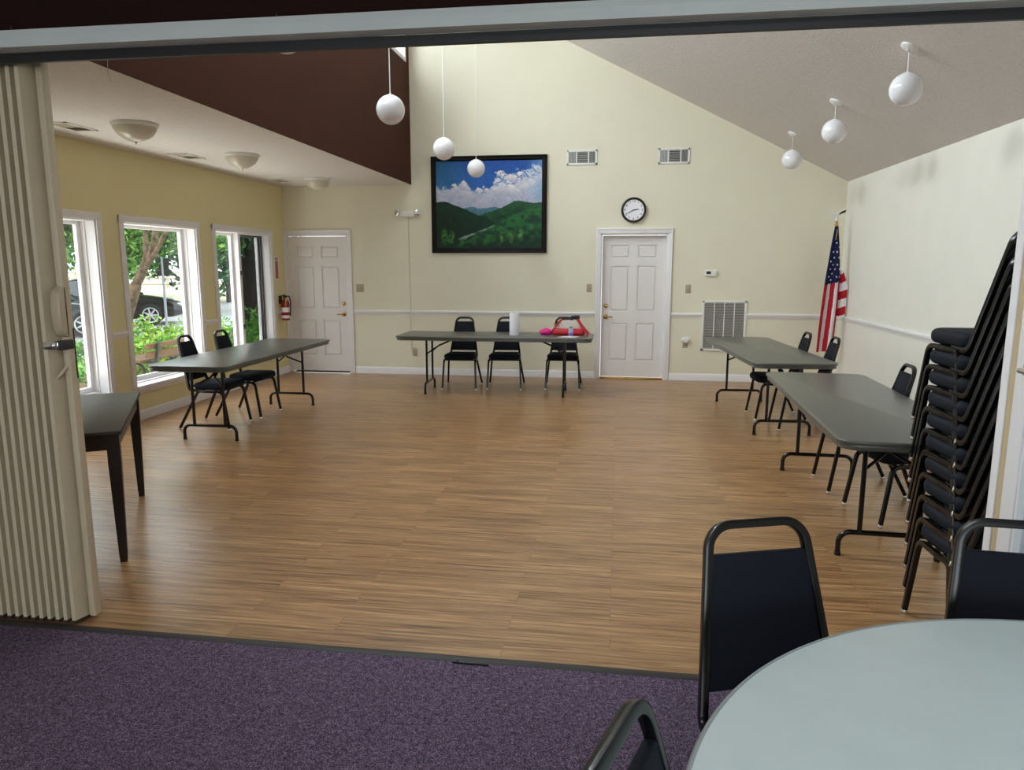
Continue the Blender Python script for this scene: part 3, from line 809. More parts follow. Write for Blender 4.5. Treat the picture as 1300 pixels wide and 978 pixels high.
# ------------------------------------------------------------------ ceiling bowls and registers
def bowl(x, y, label):
    t = thing('ceiling_light', label, 'ceiling light', (x, y, ZC), 0, 'bowl ceiling lights')
    bm = BM(); add_lathe(bm, [(0, 0), (0.175, 0), (0.178, -0.012), (0.17, -0.03), (0.15, -0.034), (0, -0.034)], 40); obj('rim', bm, M['whitemetal'], t)
    bm = BM(); add_lathe(bm, [(0, -0.02), (0.165, -0.03), (0.158, -0.052), (0.135, -0.085), (0.10, -0.115), (0.05, -0.138), (0, -0.145)], 40); obj('glass_bowl', bm, M['bowl'], t, 60)
    bm = BM(); add_lathe(bm, [(0, -0.14), (0.012, -0.142), (0.010, -0.152), (0.005, -0.156), (0.007, -0.165), (0, -0.17)], 16); obj('finial', bm, M['chrome'], t)
bowl(-3.90, 5.62, 'frosted bowl ceiling light nearest the partition')
bowl(-3.89, 7.30, 'middle frosted bowl ceiling light')
bowl(-3.99, 9.46, 'frosted bowl ceiling light nearest the back wall')
def register(x, y, label):
    t = thing('ceiling_vent', label, 'vent', (x, y, ZC), 0, 'ceiling vents above the windows')
    bm = BM(); a, b = 0.105, 0.19
    add_box(bm, -a, a, -b, -b + 0.025, -0.008, 0, 0.002); add_box(bm, -a, a, b - 0.025, b, -0.008, 0, 0.002)
    add_box(bm, -a, -a + 0.025, -b, b, -0.008, 0, 0.002); add_box(bm, a - 0.025, a, -b, b, -0.008, 0, 0.002)
    add_box(bm, -a, a, -0.006, 0.006, -0.007, 0)
    obj('vent_frame', bm, M['whitemetal'], t)
    bm = BM(); add_box(bm, -a + 0.02, a - 0.02, -b + 0.02, b - 0.02, -0.002, -0.0005); obj('duct', bm, M['darkslot'], t)
    bm = BM()
    for k in range(6):
        yy = 0.02 + k * 0.025
        mx = Matrix.Translation((0, yy, -0.004)) @ Matrix.Rotation(R(35), 4, 'X'); add_box(bm, -a + 0.024, a - 0.024, -0.0042, 0.0042, -0.0006, 0.0006, 0, mx)
        mx = Matrix.Translation((0, -yy, -0.004)) @ Matrix.Rotation(R(-35), 4, 'X'); add_box(bm, -a + 0.024, a - 0.024, -0.0042, 0.0042, -0.0006, 0.0006, 0, mx)
    obj('louver', bm, M['almond'], t)
register(-4.50, 5.66, 'ceiling vent beside the folded partition top')
register(-4.51, 7.32, 'ceiling vent between the first two bowl lights')
register(-4.57, 9.56, 'ceiling vent nearest the back wall')
bm = BM(); add_tube(bm, [(-2.935, 4.03, ZC - 0.07), (-2.937, 4.03, ZC - 0.02), (-2.932, 4.032, ZC + 0.05), (-2.935, 4.034, ZC + 0.14)], 0.0018, seg=6)
add_tube(bm, [(-2.935, 4.03, ZC - 0.02), (-2.925, 4.035, ZC - 0.05), (-2.93, 4.04, ZC - 0.085)], 0.0014, seg=6)
tag(obj('string', bm, M['cable']), 'short loose string hanging from the brown wall edge', 'string')

# ------------------------------------------------------------------ painting
def vnoise(x, y, seed=0):
    def h(i, j):
        n = (i * 374761393 + j * 668265263 + seed * 1442695041) & 0xffffffff
        n = ((n ^ (n >> 13)) * 1274126177) & 0xffffffff
        return ((n ^ (n >> 16)) & 0xffff) / 65535.0
    xi, yi = math.floor(x), math.floor(y); fx, fy = x - xi, y - yi
    fx = fx * fx * (3 - 2 * fx); fy = fy * fy * (3 - 2 * fy)
    a = h(xi, yi) * (1 - fx) + h(xi + 1, yi) * fx; b = h(xi, yi + 1) * (1 - fx) + h(xi + 1, yi + 1) * fx
    return a * (1 - fy) + b * fy
def fbm(x, y, o=4, seed=0):
    s = 0; a = 0.5
    for k in range(o): s += a * vnoise(x * 2 ** k, y * 2 ** k, seed + k); a *= 0.5
    return s
def interp(u, pts):
    for (a, va), (b, vb) in zip(pts, pts[1:]):
        if u <= b: return va + (vb - va) * max(0, (u - a)) / (b - a)
    return pts[-1][1]
def mixc(a, b, t): t = max(0, min(1, t)); return tuple(p + (q - p) * t for p, q in zip(a, b))
_r = random.Random(5)
PUFFS = []
for _q in range(70):
    _u = _r.random(); _t = interp(_u, [(0, .34), (.1, .31), (.25, .27), (.36, .34), (.5, .31), (.57, .25), (.63, .19), (.70, .21), (.80, .20), (.9, .15), (1, .10)])
    PUFFS.append((_u, _t + _r.random() * .16, _r.uniform(.035, .075)))
PUFFS += [(.25, .275, .055), (.62, .185, .06), (.66, .22, .07), (.58, .26, .06), (.80, .22, .08), (.88, .18, .08), (.95, .13, .06), (.72, .24, .08)]
def painting(u, v):
    n1 = fbm(u * 6, v * 6, 4, 1); n2 = fbm(u * 22, v * 22, 3, 9); n3 = fbm(u * 60, v * 40, 2, 21)
    c = mixc((38, 92, 120), (24, 74, 156), min(1, u * 2.6)); c = mixc(c, (58, 124, 190), v * 1.6 + 0.4 * (n1 - 0.5))
    if u > 0.85: c = mixc(c, (130, 165, 200), (u - 0.85) * 4 * (0.5 + n1))
    wob = (n2 - .45) * .09 + (n1 - .45) * .07 + (n3 - .38) * .03
    tb0 = interp(u, [(0, .33), (.1, .30), (.22, .27), (.27, .27), (.36, .33), (.5, .31), (.57, .24), (.63, .18), (.70, .20), (.80, .20), (.9, .15), (1, .11)]) + .035 + wob * 1.2
    if v > tb0: c = mixc(c, mixc((176, 180, 204), (206, 204, 214), n2 * 1.5 - .1), min(1, (v - tb0) * 28))
    best = None
    for (qx, qy, qr) in PUFFS:
        dx, dy = u - qx + wob * .8, (v - qy) * .85 + wob
        dd = math.sqrt(dx * dx + dy * dy) / qr
        if dd < 1 and (best is None or qy > best[1]): best = (dd, qy, dx / qr, dy / qr)
    if best:
        lit = 0.62 - 0.38 * best[3] + 0.10 * best[2] + (n2 - .45) * 0.9
        cl = mixc((146, 152, 178), (232, 226, 228), lit)
        c = mixc(c, cl, min(1, (1 - best[0]) * 4.5))
        if u < 0.3: c = mixc(c, (140, 156, 184), (0.3 - u) * 0.9)
    if v > .30 + (n1 - .45) * .1:
        c = mixc(c, mixc((186, 186, 204), (150, 160, 186), n2 * 1.6 - .2), min(.85, (v - .30) * 7))
    if u > .80 and v < .45: c = mixc(c, (128, 166, 204), (u - .8) * 3.2 * n1 * 1.6)
    far = interp(u, [(0, .6), (.28, .53), (.33, .52), (.36, .525), (.40, .545), (.46, .54), (.5, .535), (.57, .525), (.62, .54), (.8, .6), (1, .6)]) + (n2 - .45) * .02
    if v > far: c = mixc((84, 124, 146), (60, 104, 116), (v - far) * 12)
    rr = interp(u, [(0, 1.2), (.36, .66), (.44, .605), (.55, .565), (.62, .535), (.68, .50), (.74, .462), (.77, .455), (.84, .468), (.93, .487), (1, .478)]) + (n3 - .38) * .012
    if v > rr: c = mixc((34, 84, 50), (22, 60, 38), (v - rr) * 5 + (n2 - .45) * 1.5)
    lf = interp(u, [(0, .468), (.05, .458), (.1, .462), (.16, .49), (.25, .535), (.33, .575), (.42, .63), (.5, .68), (.56, .715), (.6, .80), (1, 1.6)]) + (n3 - .38) * .012
    if v > lf: c = mixc((18, 52, 34), (16, 40, 28), (v - lf) * 4 + (n2 - .45) * 2)
    rf = interp(u, [(0, 1.3), (.2, .95), (.30, .90), (.45, .80), (.56, .725), (.66, .66), (.75, .605), (.85, .565), (1, .53)]) + (n3 - .38) * .014
    if v > rf: c = mixc((36, 100, 48), (20, 64, 40), (v - rf) * 3.2 + (n2 - .45) * 1.8)
    rc = interp(v, [(.70, .575), (.74, .545), (.78, .47), (.82, .385), (.87, .27), (.92, .215), (1, .19)]); rw = 0.012 + max(0, v - .72) * 0.34
    if .735 < v < .90 and abs(u - rc) < rw * 0.55 + (n2 - .45) * .02: c = mixc((150, 168, 160), (112, 138, 128), n3 * 1.4)
    if v > .86:
        c = mixc(c, (16, 48, 30), min(1, (v - .86) * 9) * (0.6 + 0.6 * (n2 > .45)))
    if v > .62 and u > .3: c = mixc(c, (14, 44, 34), max(0, min(.7, (n2 - .36) * 3)))
    for tu, tv, tw, th, col in ((.075, .86, .035, .10, (84, 150, 44)), (.15, .87, .03, .08, (92, 156, 50)), (.11, .90, .04, .06, (50, 110, 44)), (.62, .87, .022, .07, (84, 126, 50)), (.71, .87, .03, .075, (96, 130, 56)), (.80, .84, .028, .08, (104, 146, 70)), (.90, .75, .03, .05, (64, 110, 70)), (.25, .93, .03, .05, (60, 112, 48)), (.36, .92, .03, .05, (52, 100, 44)), (.48, .92, .03, .05, (56, 104, 46))):
        e = ((u - tu) / tw) ** 2 + ((v - tv) / th) ** 2
        if e < 1 and e < 1: c = mixc(c, col, (1.0 - .7 * e) * min(1, max(0, fbm(u * 70, v * 45, 2, 31) * 2.6 - .35)))
    c = mixc(c, (c[0] * 1.12, c[1] * 1.12, c[2] * 1.12), (n3 - .3) * 2)
    return tuple(s2l(max(0, min(255, q))) for q in c) + (1.0,)
px0, px1, pz0, pz1 = -2.663, -1.017, 1.776, 3.113
t = thing('framed_painting', 'large framed painting of clouds over green mountains on the back wall', 'painting', (0, D, 0))
bm = BM(); fw = 0.068
prof = [(0, 0), (0.045, 0), (0.05, 0.012), (0.03, 0.03), (0.015, 0.035), (0, 0.012)]
def frame_piece(bm, p0, p1, inward, L_):
    pass
outer = [(px0, pz0), (px1, pz0), (px1, pz1), (px0, pz1)]
sec = [(0.0, 0.001), (0.0, 0.040), (0.012, 0.046), (0.03, 0.036), (0.05, 0.034), (fw, 0.020), (fw, 0.001)]   # (inset, out of wall)
rings = []
for ins, out in sec:
    rings.append([bm.verts.new((x + (ins if x == px0 else -ins), -out, z + (ins if z == pz0 else -ins))) for x, z in outer])
for a, b in zip(rings, rings[1:]):
    for i in range(4): bm.faces.new((a[i], a[(i + 1) % 4], b[(i + 1) % 4], b[i]))
for i in range(4): bm.faces.new((rings[-1][i], rings[-1][(i + 1) % 4], rings[0][(i + 1) % 4], rings[0][i]))
obj('frame', bm, M['frame'], t, 20)
NX, NZ = 200, 160
bm = BM(); lay = bm.loops.layers.float_color.new('Col')
cx0, cx1, cz0, cz1 = px0 + fw - 0.004, px1 - fw + 0.004, pz0 + fw - 0.004, pz1 - fw + 0.004
cols = [[painting(i / NX, j / NZ) for i in range(NX + 1)] for j in range(NZ + 1)]
vv = [[bm.verts.new((cx0 + (cx1 - cx0) * i / NX, -0.016, cz1 - (cz1 - cz0) * j / NZ)) for i in range(NX + 1)] for j in range(NZ + 1)]
for j in range(NZ):
    for i in range(NX):
        fc = bm.faces.new((vv[j][i], vv[j + 1][i], vv[j + 1][i + 1], vv[j][i + 1]))
        for lp, (jj, ii) in zip(fc.loops, ((j, i), (j + 1, i), (j + 1, i + 1), (j, i + 1))): lp[lay] = cols[jj][ii]
cv = obj('canvas', bm, M['paint'], t, 0)
bm = BM(); add_box(bm, cx0, cx1, -0.0145, -0.001, cz0, cz1); obj('backing', bm, M['frame'], t)

# ------------------------------------------------------------------ vents / grille / clock / small wall things
def wall_vent(x0, x1, z0, z1, label):
    t = thing('wall_vent', label, 'vent', ((x0 + x1) / 2, D, (z0 + z1) / 2), 0, 'high wall vents')
    a, b = (x1 - x0) / 2, (z1 - z0) / 2
    bm = BM(); w = 0.028
    add_box(bm, -a, a, -0.012, 0, b - w, b, 0.003); add_box(bm, -a, a, -0.012, 0, -b, -b + w, 0.003)
    add_box(bm, -a, -a + w, -0.012, 0, -b, b, 0.003); add_box(bm, a - w, a, -0.012, 0, -b, b, 0.003)
    for xx in (-a * 0.36, a * 0.42): add_box(bm, xx - 0.008, xx + 0.008, -0.011, 0, -b + w, b - w)
    obj('vent_frame', bm, M['whitemetal'], t)
    bm = BM(); add_box(bm, -a + w * .8, a - w * .8, -0.002, -0.0005, -b + w * .8, b - w * .8); obj('duct', bm, M['darkslot'], t)
    bm = BM()
    for k in range(8):
        zz = -b + w + (2 * b - 2 * w) * (k + 0.5) / 8
        mx = Matrix.Translation((0, -0.006, zz)) @ Matrix.Rotation(R(35), 4, 'X'); add_box(bm, -a * 0.35, a * 0.41, -0.006, 0.006, -0.0007, 0.0007, 0, mx)
    for x_a, x_b, ang in ((-a + w, -a * 0.38, 40), (a * 0.44, a - w, -40)):
        for k in range(7):
            xx = x_a + (x_b - x_a) * (k + 0.5) / 7
            mx = Matrix.Translation((xx, -0.006, 0)) @ Matrix.Rotation(R(ang), 4, 'Z'); add_box(bm, -0.0007, 0.0007, -0.006, 0.006, -b + w, b - w, 0, mx)
    obj('louver', bm, M['grey'], t)
wall_vent(-0.745, -0.328, 2.962, 3.166, 'white wall vent nearer the painting')
wall_vent(0.492, 0.91, 2.955, 3.164, 'white wall vent above and right of the clock')
t = thing('return_grille', 'white return air grille behind the far right table', 'grille', (1.4545, D, 0.775))
a, b = 0.298, 0.348; bm = BM(); w = 0.03
add_box(bm, -a, a, -0.016, 0, b - w, b, 0.003); add_box(bm, -a, a, -0.016, 0, -b, -b + w, 0.003)
add_box(bm, -a, -a + w, -0.016, 0, -b, b, 0.003); add_box(bm, a - w, a, -0.016, 0, -b, b, 0.003)
for k in (1, 2, 3): xx = -a + w + (2 * a - 2 * w) * k / 4; add_box(bm, xx - 0.006, xx + 0.006, -0.017, 0, -b + w, b - w)
obj('grille_frame', bm, M['whitemetal'], t)
bm = BM(); add_box(bm, -a + w * .8, a - w * .8, -0.002, -0.0005, -b + w * .8, b - w * .8); obj('filter', bm, M['filter'], t)
bm = BM()
for k in range(30):
    zz = -b + w + (2 * b - 2 * w) * (k + 0.5) / 30
    mx = Matrix.Translation((0, -0.008, zz)) @ Matrix.Rotation(R(-40), 4, 'X'); add_box(bm, -a + w, a - w, -0.009, 0.009, -0.001, 0.001, 0, mx)
obj('slat', bm, M['grey'], t)

t = thing('wall_clock', 'round black rimmed wall clock above the white door', 'clock', (0.182, D, 2.352))
mxw = BACK.copy()
bm = BM(); add_lathe(bm, [(0.140, 0), (0.170, 0), (0.172, 0.03), (0.166, 0.045), (0.156, 0.048), (0.150, 0.036), (0.140, 0.030)], 56, mxw, caps=False); obj('rim', bm, M['black'], t)
bm = BM(); add_lathe(bm, [(0, 0), (0.153, 0), (0.153, 0.026), (0, 0.026)], 56, mxw); dial = obj('dial', bm, M['paper'], t)
bm = BM()
for h in range(1, 13):
    a = PI / 2 - h * PI / 6
    tb_ = text_bm(str(h), 0.044, mxw @ Matrix.Translation((0.118 * math.cos(a), 0.118 * math.sin(a), 0.0262)), 0.0006); merge(bm, tb_)
for k in range(60):
    a = k * PI / 30; mx = mxw @ Matrix.Rotation(a, 4, 'Z') @ Matrix.Translation((0.145, 0, 0.0265)); l = 0.008 if k % 5 == 0 else 0.004
    add_box(bm, -l, l * 0.3, -0.0008, 0.0008, -0.0005, 0.0006, 0, mx)
obj('numerals', bm, M['numeral'], dial)
for nm, ang, ln, w0 in (('hour_hand', 90 - 80 + 0, 0.078, 0.0055), ('minute_hand', 90 - 244, 0.112, 0.004)):
    bm = BM(); mx = mxw @ Matrix.Rotation(R(ang), 4, 'Z')
    add_prism(bm, [(-0.022, -w0), (ln * .6, -w0), (ln, -0.0015), (ln, 0.0015), (ln * .6, w0), (-0.022, w0)], 0.030 if nm[0] == 'h' else 0.032, 0.0315 if nm[0] == 'h' else 0.0335, 0, mx)
    obj(nm, bm, M['numeral'], t)

def plate(name, x, z, label, w=0.072, h=0.116, dbl=False, outlet=False, loc_y=D):
    t = thing(name, label, 'outlet' if outlet else 'light switch', (x, loc_y, z))
    bm = BM(); add_box(bm, -w / 2, w / 2, -0.006, 0, -h / 2, h / 2, 0.003); obj('cover_plate', bm, M['almond'], t)
    if outlet:
        for zz in (0.02, -0.02):
            bm = BM(); add_box(bm, -0.016, 0.016, -0.009, -0.005, zz - 0.014, zz + 0.014, 0.003); s = obj('socket', bm, M['almond'], t)
            bm = BM(); add_box(bm, -0.008, -0.005, -0.0096, -0.008, zz - 0.006, zz + 0.006); add_box(bm, 0.005, 0.008, -0.0096, -0.008, zz - 0.006, zz + 0.006); obj('slot', bm, M['black'], s)
    else:
        for xx in ((-0.018, 0.018) if dbl else (0.0,)):
            bm = BM(); add_box(bm, xx - 0.006, xx + 0.006, -0.016, -0.004, -0.006, 0.014, 0.002); obj('toggle', bm, M['almond'], t)
    return t
plate('light_switch', -3.775, 1.268, 'almond double light switch beside the corner door', 0.115, 0.116, True)
plate('light_switch', -0.407, 1.285, 'almond light switch left of the white door under the clock')
plate('light_switch', 0.955, 1.281, 'almond light switch below the thermostat')
plate('wall_outlet', -2.955, 0.335, 'almond wall outlet under the emergency light', outlet=True)
plate('wall_outlet', 0.945, 0.52, 'almond wall outlet right of the white door', outlet=True)
t = thing('plug_in_unit', 'round white plug-in unit on the outlet by the white door', 'plug-in unit', (0.945, D - 0.009, 0.575))
bm = BM(); add_lathe(bm, [(0, 0), (0.05, 0.002), (0.062, 0.012), (0.062, 0.03), (0.045, 0.045), (0, 0.05)], 28, Matrix.Translation((0, 0, 0)) @ BACK @ Matrix.Diagonal((1, 0.72, 1, 1))); obj('body', bm, M['whitemetal'], t)
bm = BM(); add_box(bm, -0.03, 0.03, -0.02, 0.0, -0.065, -0.03, 0.004); obj('grille_panel', bm, M['almond'], t)
t = thing('thermostat', 'white thermostat with dark display on the back wall', 'thermostat', (1.25, D, 1.497))
bm = BM(); add_box(bm, -0.085, 0.085, -0.028, 0, -0.045, 0.045, 0.012, seg=3); obj('body', bm, M['whitemetal'], t)
bm = BM(); add_box(bm, -0.062, 0.0, -0.0295, -0.026, -0.012, 0.026, 0.001); obj('display', bm, M['lcd'], t)
t = thing('emergency_light', 'white twin-head emergency light on the back wall', 'emergency light', (-3.015, D, 2.33))
bm = BM(); add_box(bm, -0.105, 0.105, -0.07, 0, -0.045, 0.045, 0.015, seg=3); obj('body', bm, M['whitemetal'], t)
for s in (-1, 1):
    bm = BM(); mx = Matrix.Translation((s * 0.14, -0.05, 0.012)) @ Matrix.Rotation(R(25 * s), 4, 'Z') @ BACK
    add_lathe(bm, [(0, -0.03), (0.025, -0.03), (0.045, 0.0), (0.05, 0.03), (0.047, 0.036), (0, 0.036)], 24, mx)
    h = obj('lamp_head', bm, M['whitemetal'], t)
    bm = BM(); add_lathe(bm, [(0, 0.0362), (0.042, 0.0362), (0.035, 0.041), (0, 0.043)], 24, mx); obj('lens', bm, M['chrome'], h)
bm = BM(); add_tube(bm, [(-3.015, D - 0.008, 2.287), (-3.014, D - 0.008, 1.6), (-3.006, D - 0.012, 1.0), (-3.004, D - 0.034, 0.95), (-3.008, D - 0.034, 0.88), (-3.01, D - 0.008, 0.6), (-3.005, D - 0.01, 0.36), (-2.985, D - 0.03, 0.31), (-2.957, D - 0.018, 0.315)], 0.0045, 0.03)
tag(obj('power_cord', bm, M['cable']), 'thin cord running from the emergency light down to the outlet', 'cord')

# extinguisher + sign on the left wall
t = thing('fire_extinguisher', 'red fire extinguisher hung in the corner beside the window', 'fire extinguisher', (XL + 0.085, 10.13, 0.80))
bm = BM(); add_lathe(bm, [(0, 0), (0.054, 0), (0.06, 0.008), (0.06, 0.24), (0.052, 0.275), (0.03, 0.30), (0.017, 0.31), (0.017, 0.33), (0, 0.33)], 28); obj('cylinder', bm, M['red'], t)
bm = BM(); add_lathe(bm, [(0.0605, 0.03), (0.061, 0.03), (0.061, 0.075), (0.0605, 0.075)], 28, caps=False); add_lathe(bm, [(0.0605, 0.12), (0.061, 0.12), (0.061, 0.19), (0.0605, 0.19)], 28, caps=False); obj('label_band', bm, M['paper'], t)
bm = BM(); add_box(bm, -0.018, 0.018, -0.018, 0.018, 0.325, 0.36, 0.004); add_box(bm, -0.012, 0.012, -0.09, 0.02, 0.36, 0.372, 0.003)
add_box(bm, -0.012, 0.012, -0.08, 0.0, 0.34, 0.35, 0.003); obj('valve_handle', bm, M['black'], t)
bm = BM(); add_tube(bm, [(0.02, 0.0, 0.345), (0.055, 0.02, 0.36), (0.075, 0.02, 0.27), (0.068, 0.015, 0.12), (0.066, 0.012, 0.06)], 0.009, 0.03); obj('hose', bm, M['black'], t)
bm = BM(); add_box(bm, 0.03, 0.036, -0.055, 0.01, 0.20, 0.33, 0.001); obj('inspection_tag', bm, M['yellowlab'], t)
bm = BM(); add_box(bm, -0.085, -0.055, -0.03, 0.03, 0.24, 0.36, 0.003); obj('wall_bracket', bm, M['black'], t)
t = thing('extinguisher_sign', 'red and white vertical fire extinguisher sign on the wall', 'sign', (XL, 10.085, 1.56))
bm = BM(); add_box(bm, 0, 0.003, -0.055, 0.055, -0.16, 0.16, 0.001); obj('sign_plate', bm, M['paper'], t)
bm = BM(); add_box(bm, 0.003, 0.004, -0.042, 0.042, -0.15, 0.10); add_box(bm, 0.003, 0.004, -0.042, 0.042, 0.112, 0.15)
obj('red_field', bm, M['red'], t)
bm = text_bm('FIRE EXTINGUISHER', 0.027, LEFT @ Matrix.Translation((0, -0.02, 0.0042)) @ Matrix.Rotation(-PI / 2, 4, 'Z'), 0.0004)
b2 = text_bm('FIRE', 0.026, LEFT @ Matrix.Translation((0, 0.131, 0.0042)), 0.0004); merge(bm, b2)
obj('lettering', bm, M['paper'], t)

# ------------------------------------------------------------------ flag on its stand
t = thing('flag_on_stand', 'american flag draped on a wooden pole in the far right corner', 'flag', (2.75, 10.02, 0))
bm = BM(); add_lathe(bm, [(0, 0), (0.15, 0), (0.155, 0.02), (0.12, 0.05), (0.05, 0.075), (0.022, 0.09), (0.022, 0.16), (0, 0.16)], 32); obj('base', bm, M['gold'], t)
bm = BM(); add_tube(bm, [(0, 0, 0.08), (0.0, 0.0, 2.17)], 0.0155, seg=14); obj('pole', bm, M['polewood'], t)
bm = BM(); add_lathe(bm, [(0, 2.165), (0.02, 2.165), (0.022, 2.18), (0.012, 2.20), (0.016, 2.215), (0.010, 2.23), (0, 2.235)], 18)
add_prism(bm, [(-0.012, 2.225), (0.012, 2.225), (0.022, 2.25), (0.06, 2.285), (0.105, 2.30), (0.10, 2.283), (0.06, 2.26), (0.02, 2.262), (0.006, 2.285), (-0.008, 2.285), (-0.012, 2.27), (-0.05, 2.255), (-0.075, 2.275), (-0.085, 2.262), (-0.05, 2.238)], -0.008, 0.008, 0.003, BACK)
obj('eagle_finial', bm, M['silver'], t)
bm = BM(); add_lathe(bm, [(0, -0.02), (0.022, -0.02), (0.024, 0.01), (0, 0.02)], 14, Matrix.Translation((0, 0, 2.13)))
add_tube(bm, [(0.014, -0.02, 2.14), (0.004, -0.045, 2.04), (-0.012, -0.06, 1.93)], 0.004, 0.02)
obj('gold_cord', bm, M['gold'], t)
RED, WHT, NVY = rgb(172, 24, 40), rgb(226, 222, 228), rgb(26, 32, 74)
# main hanging sheet: outline (local x left/right by height) with folds
bm = BM(); lay = bm.loops.layers.float_color.new('Col')
zl = [2.10, 1.875, 1.60, 1.424, 1.15, 0.80, 0.476]
lx = [-0.025, -0.055, -0.085, -0.105, -0.125, -0.145, -0.155]
rx = [0.02, 0.05, 0.075, 0.085, 0.085, 0.075, 0.055]
NU, NV = 56, 120
def lerp(zz, arr):
    for i in range(len(zl) - 1):
        if zz >= zl[i + 1]: f_ = (zl[i] - zz) / (zl[i] - zl[i + 1]); return arr[i] + (arr[i + 1] - arr[i]) * f_
    return arr[-1]
def sheet_pt(u, v):
    zz = 2.10 - v * (2.10 - 0.476) + (0.02 * u if v > .9 else 0)
    x_ = lerp(zz, lx) + (lerp(zz, rx) - lerp(zz, lx)) * u
    y_ = -0.028 - 0.030 * math.sin(u * 9.0 + 0.7 + v * 0.8) * min(1, v * 2 + .2) - 0.02 * (1 - abs(2 * u - 1))
    return Vector((x_, y_, zz))
grid = [[bm.verts.new(sheet_pt(i / NU, j / NV)) for i in range(NU + 1)] for j in range(NV + 1)]
def sheet_col(u, v):
    bound = 0.432 + 0.03 * (1 - u) - 0.0 * u
    if v < bound: return NVY
    # stripes fan slightly to the left as they fall
    k = (u * 4.5 + 0.05 + (v - 0.45) * 0.5)
    return RED if int(k) % 2 == 0 else WHT
for j in range(NV):
    for i in range(NU):
        fc = bm.faces.new((grid[j][i], grid[j + 1][i], grid[j + 1][i + 1], grid[j][i + 1])); c = sheet_col((i + .5) / NU, (j + .5) / NV)
        for lp in fc.loops: lp[lay] = c
def star(u, v, r):
    p = sheet_pt(u, v); p.y -= 0.004
    pts = []
    for k in range(10):
        a = PI / 2 + k * PI / 5 + 0.2; rr = r if k % 2 == 0 else r * 0.42
        pts.append(bm.verts.new((p.x + rr * math.cos(a) * 0.9, p.y + 0.0, p.z + rr * math.sin(a))))
    fc = bm.faces.new(pts)
    for lp in fc.loops: lp[lay] = WHT
rs = random.Random(4)
for v, us in ((.13, (.62,)), (.165, (.9,)), (.20, (.35, .68)), (.245, (.5, .85)), (.275, (.2,)), (.30, (.45, .72)), (.335, (.25, .6, .9)), (.37, (.45,)), (.395, (.2, .7, .92)), (.42, (.42,))):
    for u in us: star(u, v, 0.017)
obj('flag_cloth', bm, M['flag'], t, 60)
# rear fold with slanting stripes, right of the pole
bm = BM(); lay = bm.loops.layers.float_color.new('Col')
NU2, NV2 = 14, 60
def fold_pt(u, v):
    zz = 1.56 - v * 0.60 + 0.0 * u
    xl_ = 0.02 + 0.0 * v; xr_ = 0.115 + 0.075 * min(1, v * 3) - 0.02 * v
    return Vector((xl_ + (xr_ - xl_) * u, -0.005 + 0.03 * math.sin(u * 4 + 1) - 0.01, zz - 0.02 * u))
g2 = [[bm.verts.new(fold_pt(i / NU2, j / NV2)) for i in range(NU2 + 1)] for j in range(NV2 + 1)]
for j in range(NV2):
    for i in range(NU2):
        fc = bm.faces.new((g2[j][i], g2[j + 1][i], g2[j + 1][i + 1], g2[j][i + 1])); k = (j + .5) / NV2 * 5.6 + (i / NU2) * 0.8
        c = WHT if int(k) % 2 == 0 else RED
        for lp in fc.loops: lp[lay] = c
obj('flag_fold', bm, M['flag'], t, 60)

# ------------------------------------------------------------------ things on the back table
ZT = 0.740
t = thing('paper_towel_roll', 'white paper towel roll standing on the back table', 'paper towel', (-1.275, 8.97, ZT))
bm = BM(); add_lathe(bm, [(0.02, 0.0), (0.058, 0.0), (0.06, 0.004), (0.06, 0.276), (0.058, 0.28), (0.02, 0.28), (0.02, 0.0)], 36, caps=False); obj('sheets', bm, M['paper'], t, 50)
bm = BM(); add_lathe(bm, [(0.0185, 0.0), (0.0195, 0.0), (0.0195, 0.281), (0.0185, 0.281), (0.0185, 0.0)], 20, caps=False); obj('core', bm, M['almond'], t)
t = thing('handbag', 'red trimmed clear handbag on the back table', 'bag', (-0.60, 9.12, ZT))
bm = BM(); add_prism(bm, round_poly([(-0.21, -0.08), (0.20, -0.08), (0.20, 0.08), (-0.21, 0.08)], 0.05, 5), 0, 0.085, 0.03, seg=3); obj('base', bm, M['bagred'], t, 60)
bm = BM(); add_prism(bm, [(-0.185, 0.07), (0.165, 0.07), (0.10, 0.185), (-0.10, 0.185)], -0.055, 0.055, 0.02, BACK, 3); obj('body', bm, M['bagclear'], t, 60)
for yy in (-0.066, 0.06):
    bm = BM(); add_tube(bm, [(-0.21, yy, 0.05), (-0.12, yy, 0.17), (-0.09, yy * .6, 0.195)], 0.011, 0.03); obj('strap', bm, M['bagred'], t)
    bm = BM(); add_tube(bm, [(0.245, yy, 0.012), (0.16, yy, 0.11), (0.105, yy * .6, 0.20)], 0.014, 0.03); obj('strap', bm, M['bagred'], t)
bm = BM(); add_box(bm, 0.02, 0.055, -0.03, 0.02, 0.185, 0.24, 0.006); add_box(bm, 0.055, 0.13, -0.035, 0.03, 0.195, 0.245, 0.01); add_tube(bm, [(-0.10, 0, 0.19), (-0.02, 0, 0.20), (0.03, 0, 0.20)], 0.012, 0.02); obj('clasp', bm, M['black'], t)
bm = BM()
rs = random.Random(7)
base_ = bmesh.new(); bmesh.ops.create_icosphere(base_, subdivisions=3, radius=1.0)
for v in base_.verts:
    n = fbm(v.co.x * 2 + 5, v.co.y * 2 + v.co.z * 3, 3, 3) - 0.45; v.co *= 1 + n * 0.5; v.co = Vector((v.co.x * 0.085, v.co.y * 0.06, max(-0.0, v.co.z * 0.045 + 0.035)))
merge(bm, base_)
tag(obj('pouch', bm, M['pink'], None, 70, (-0.885, 9.10, ZT)), 'small hot pink pouch beside the red bag', 'pouch')
t = thing('water_bottle', 'small bottle with teal cap standing in front of the red bag', 'bottle', (-0.565, 8.93, ZT + 0.0015))
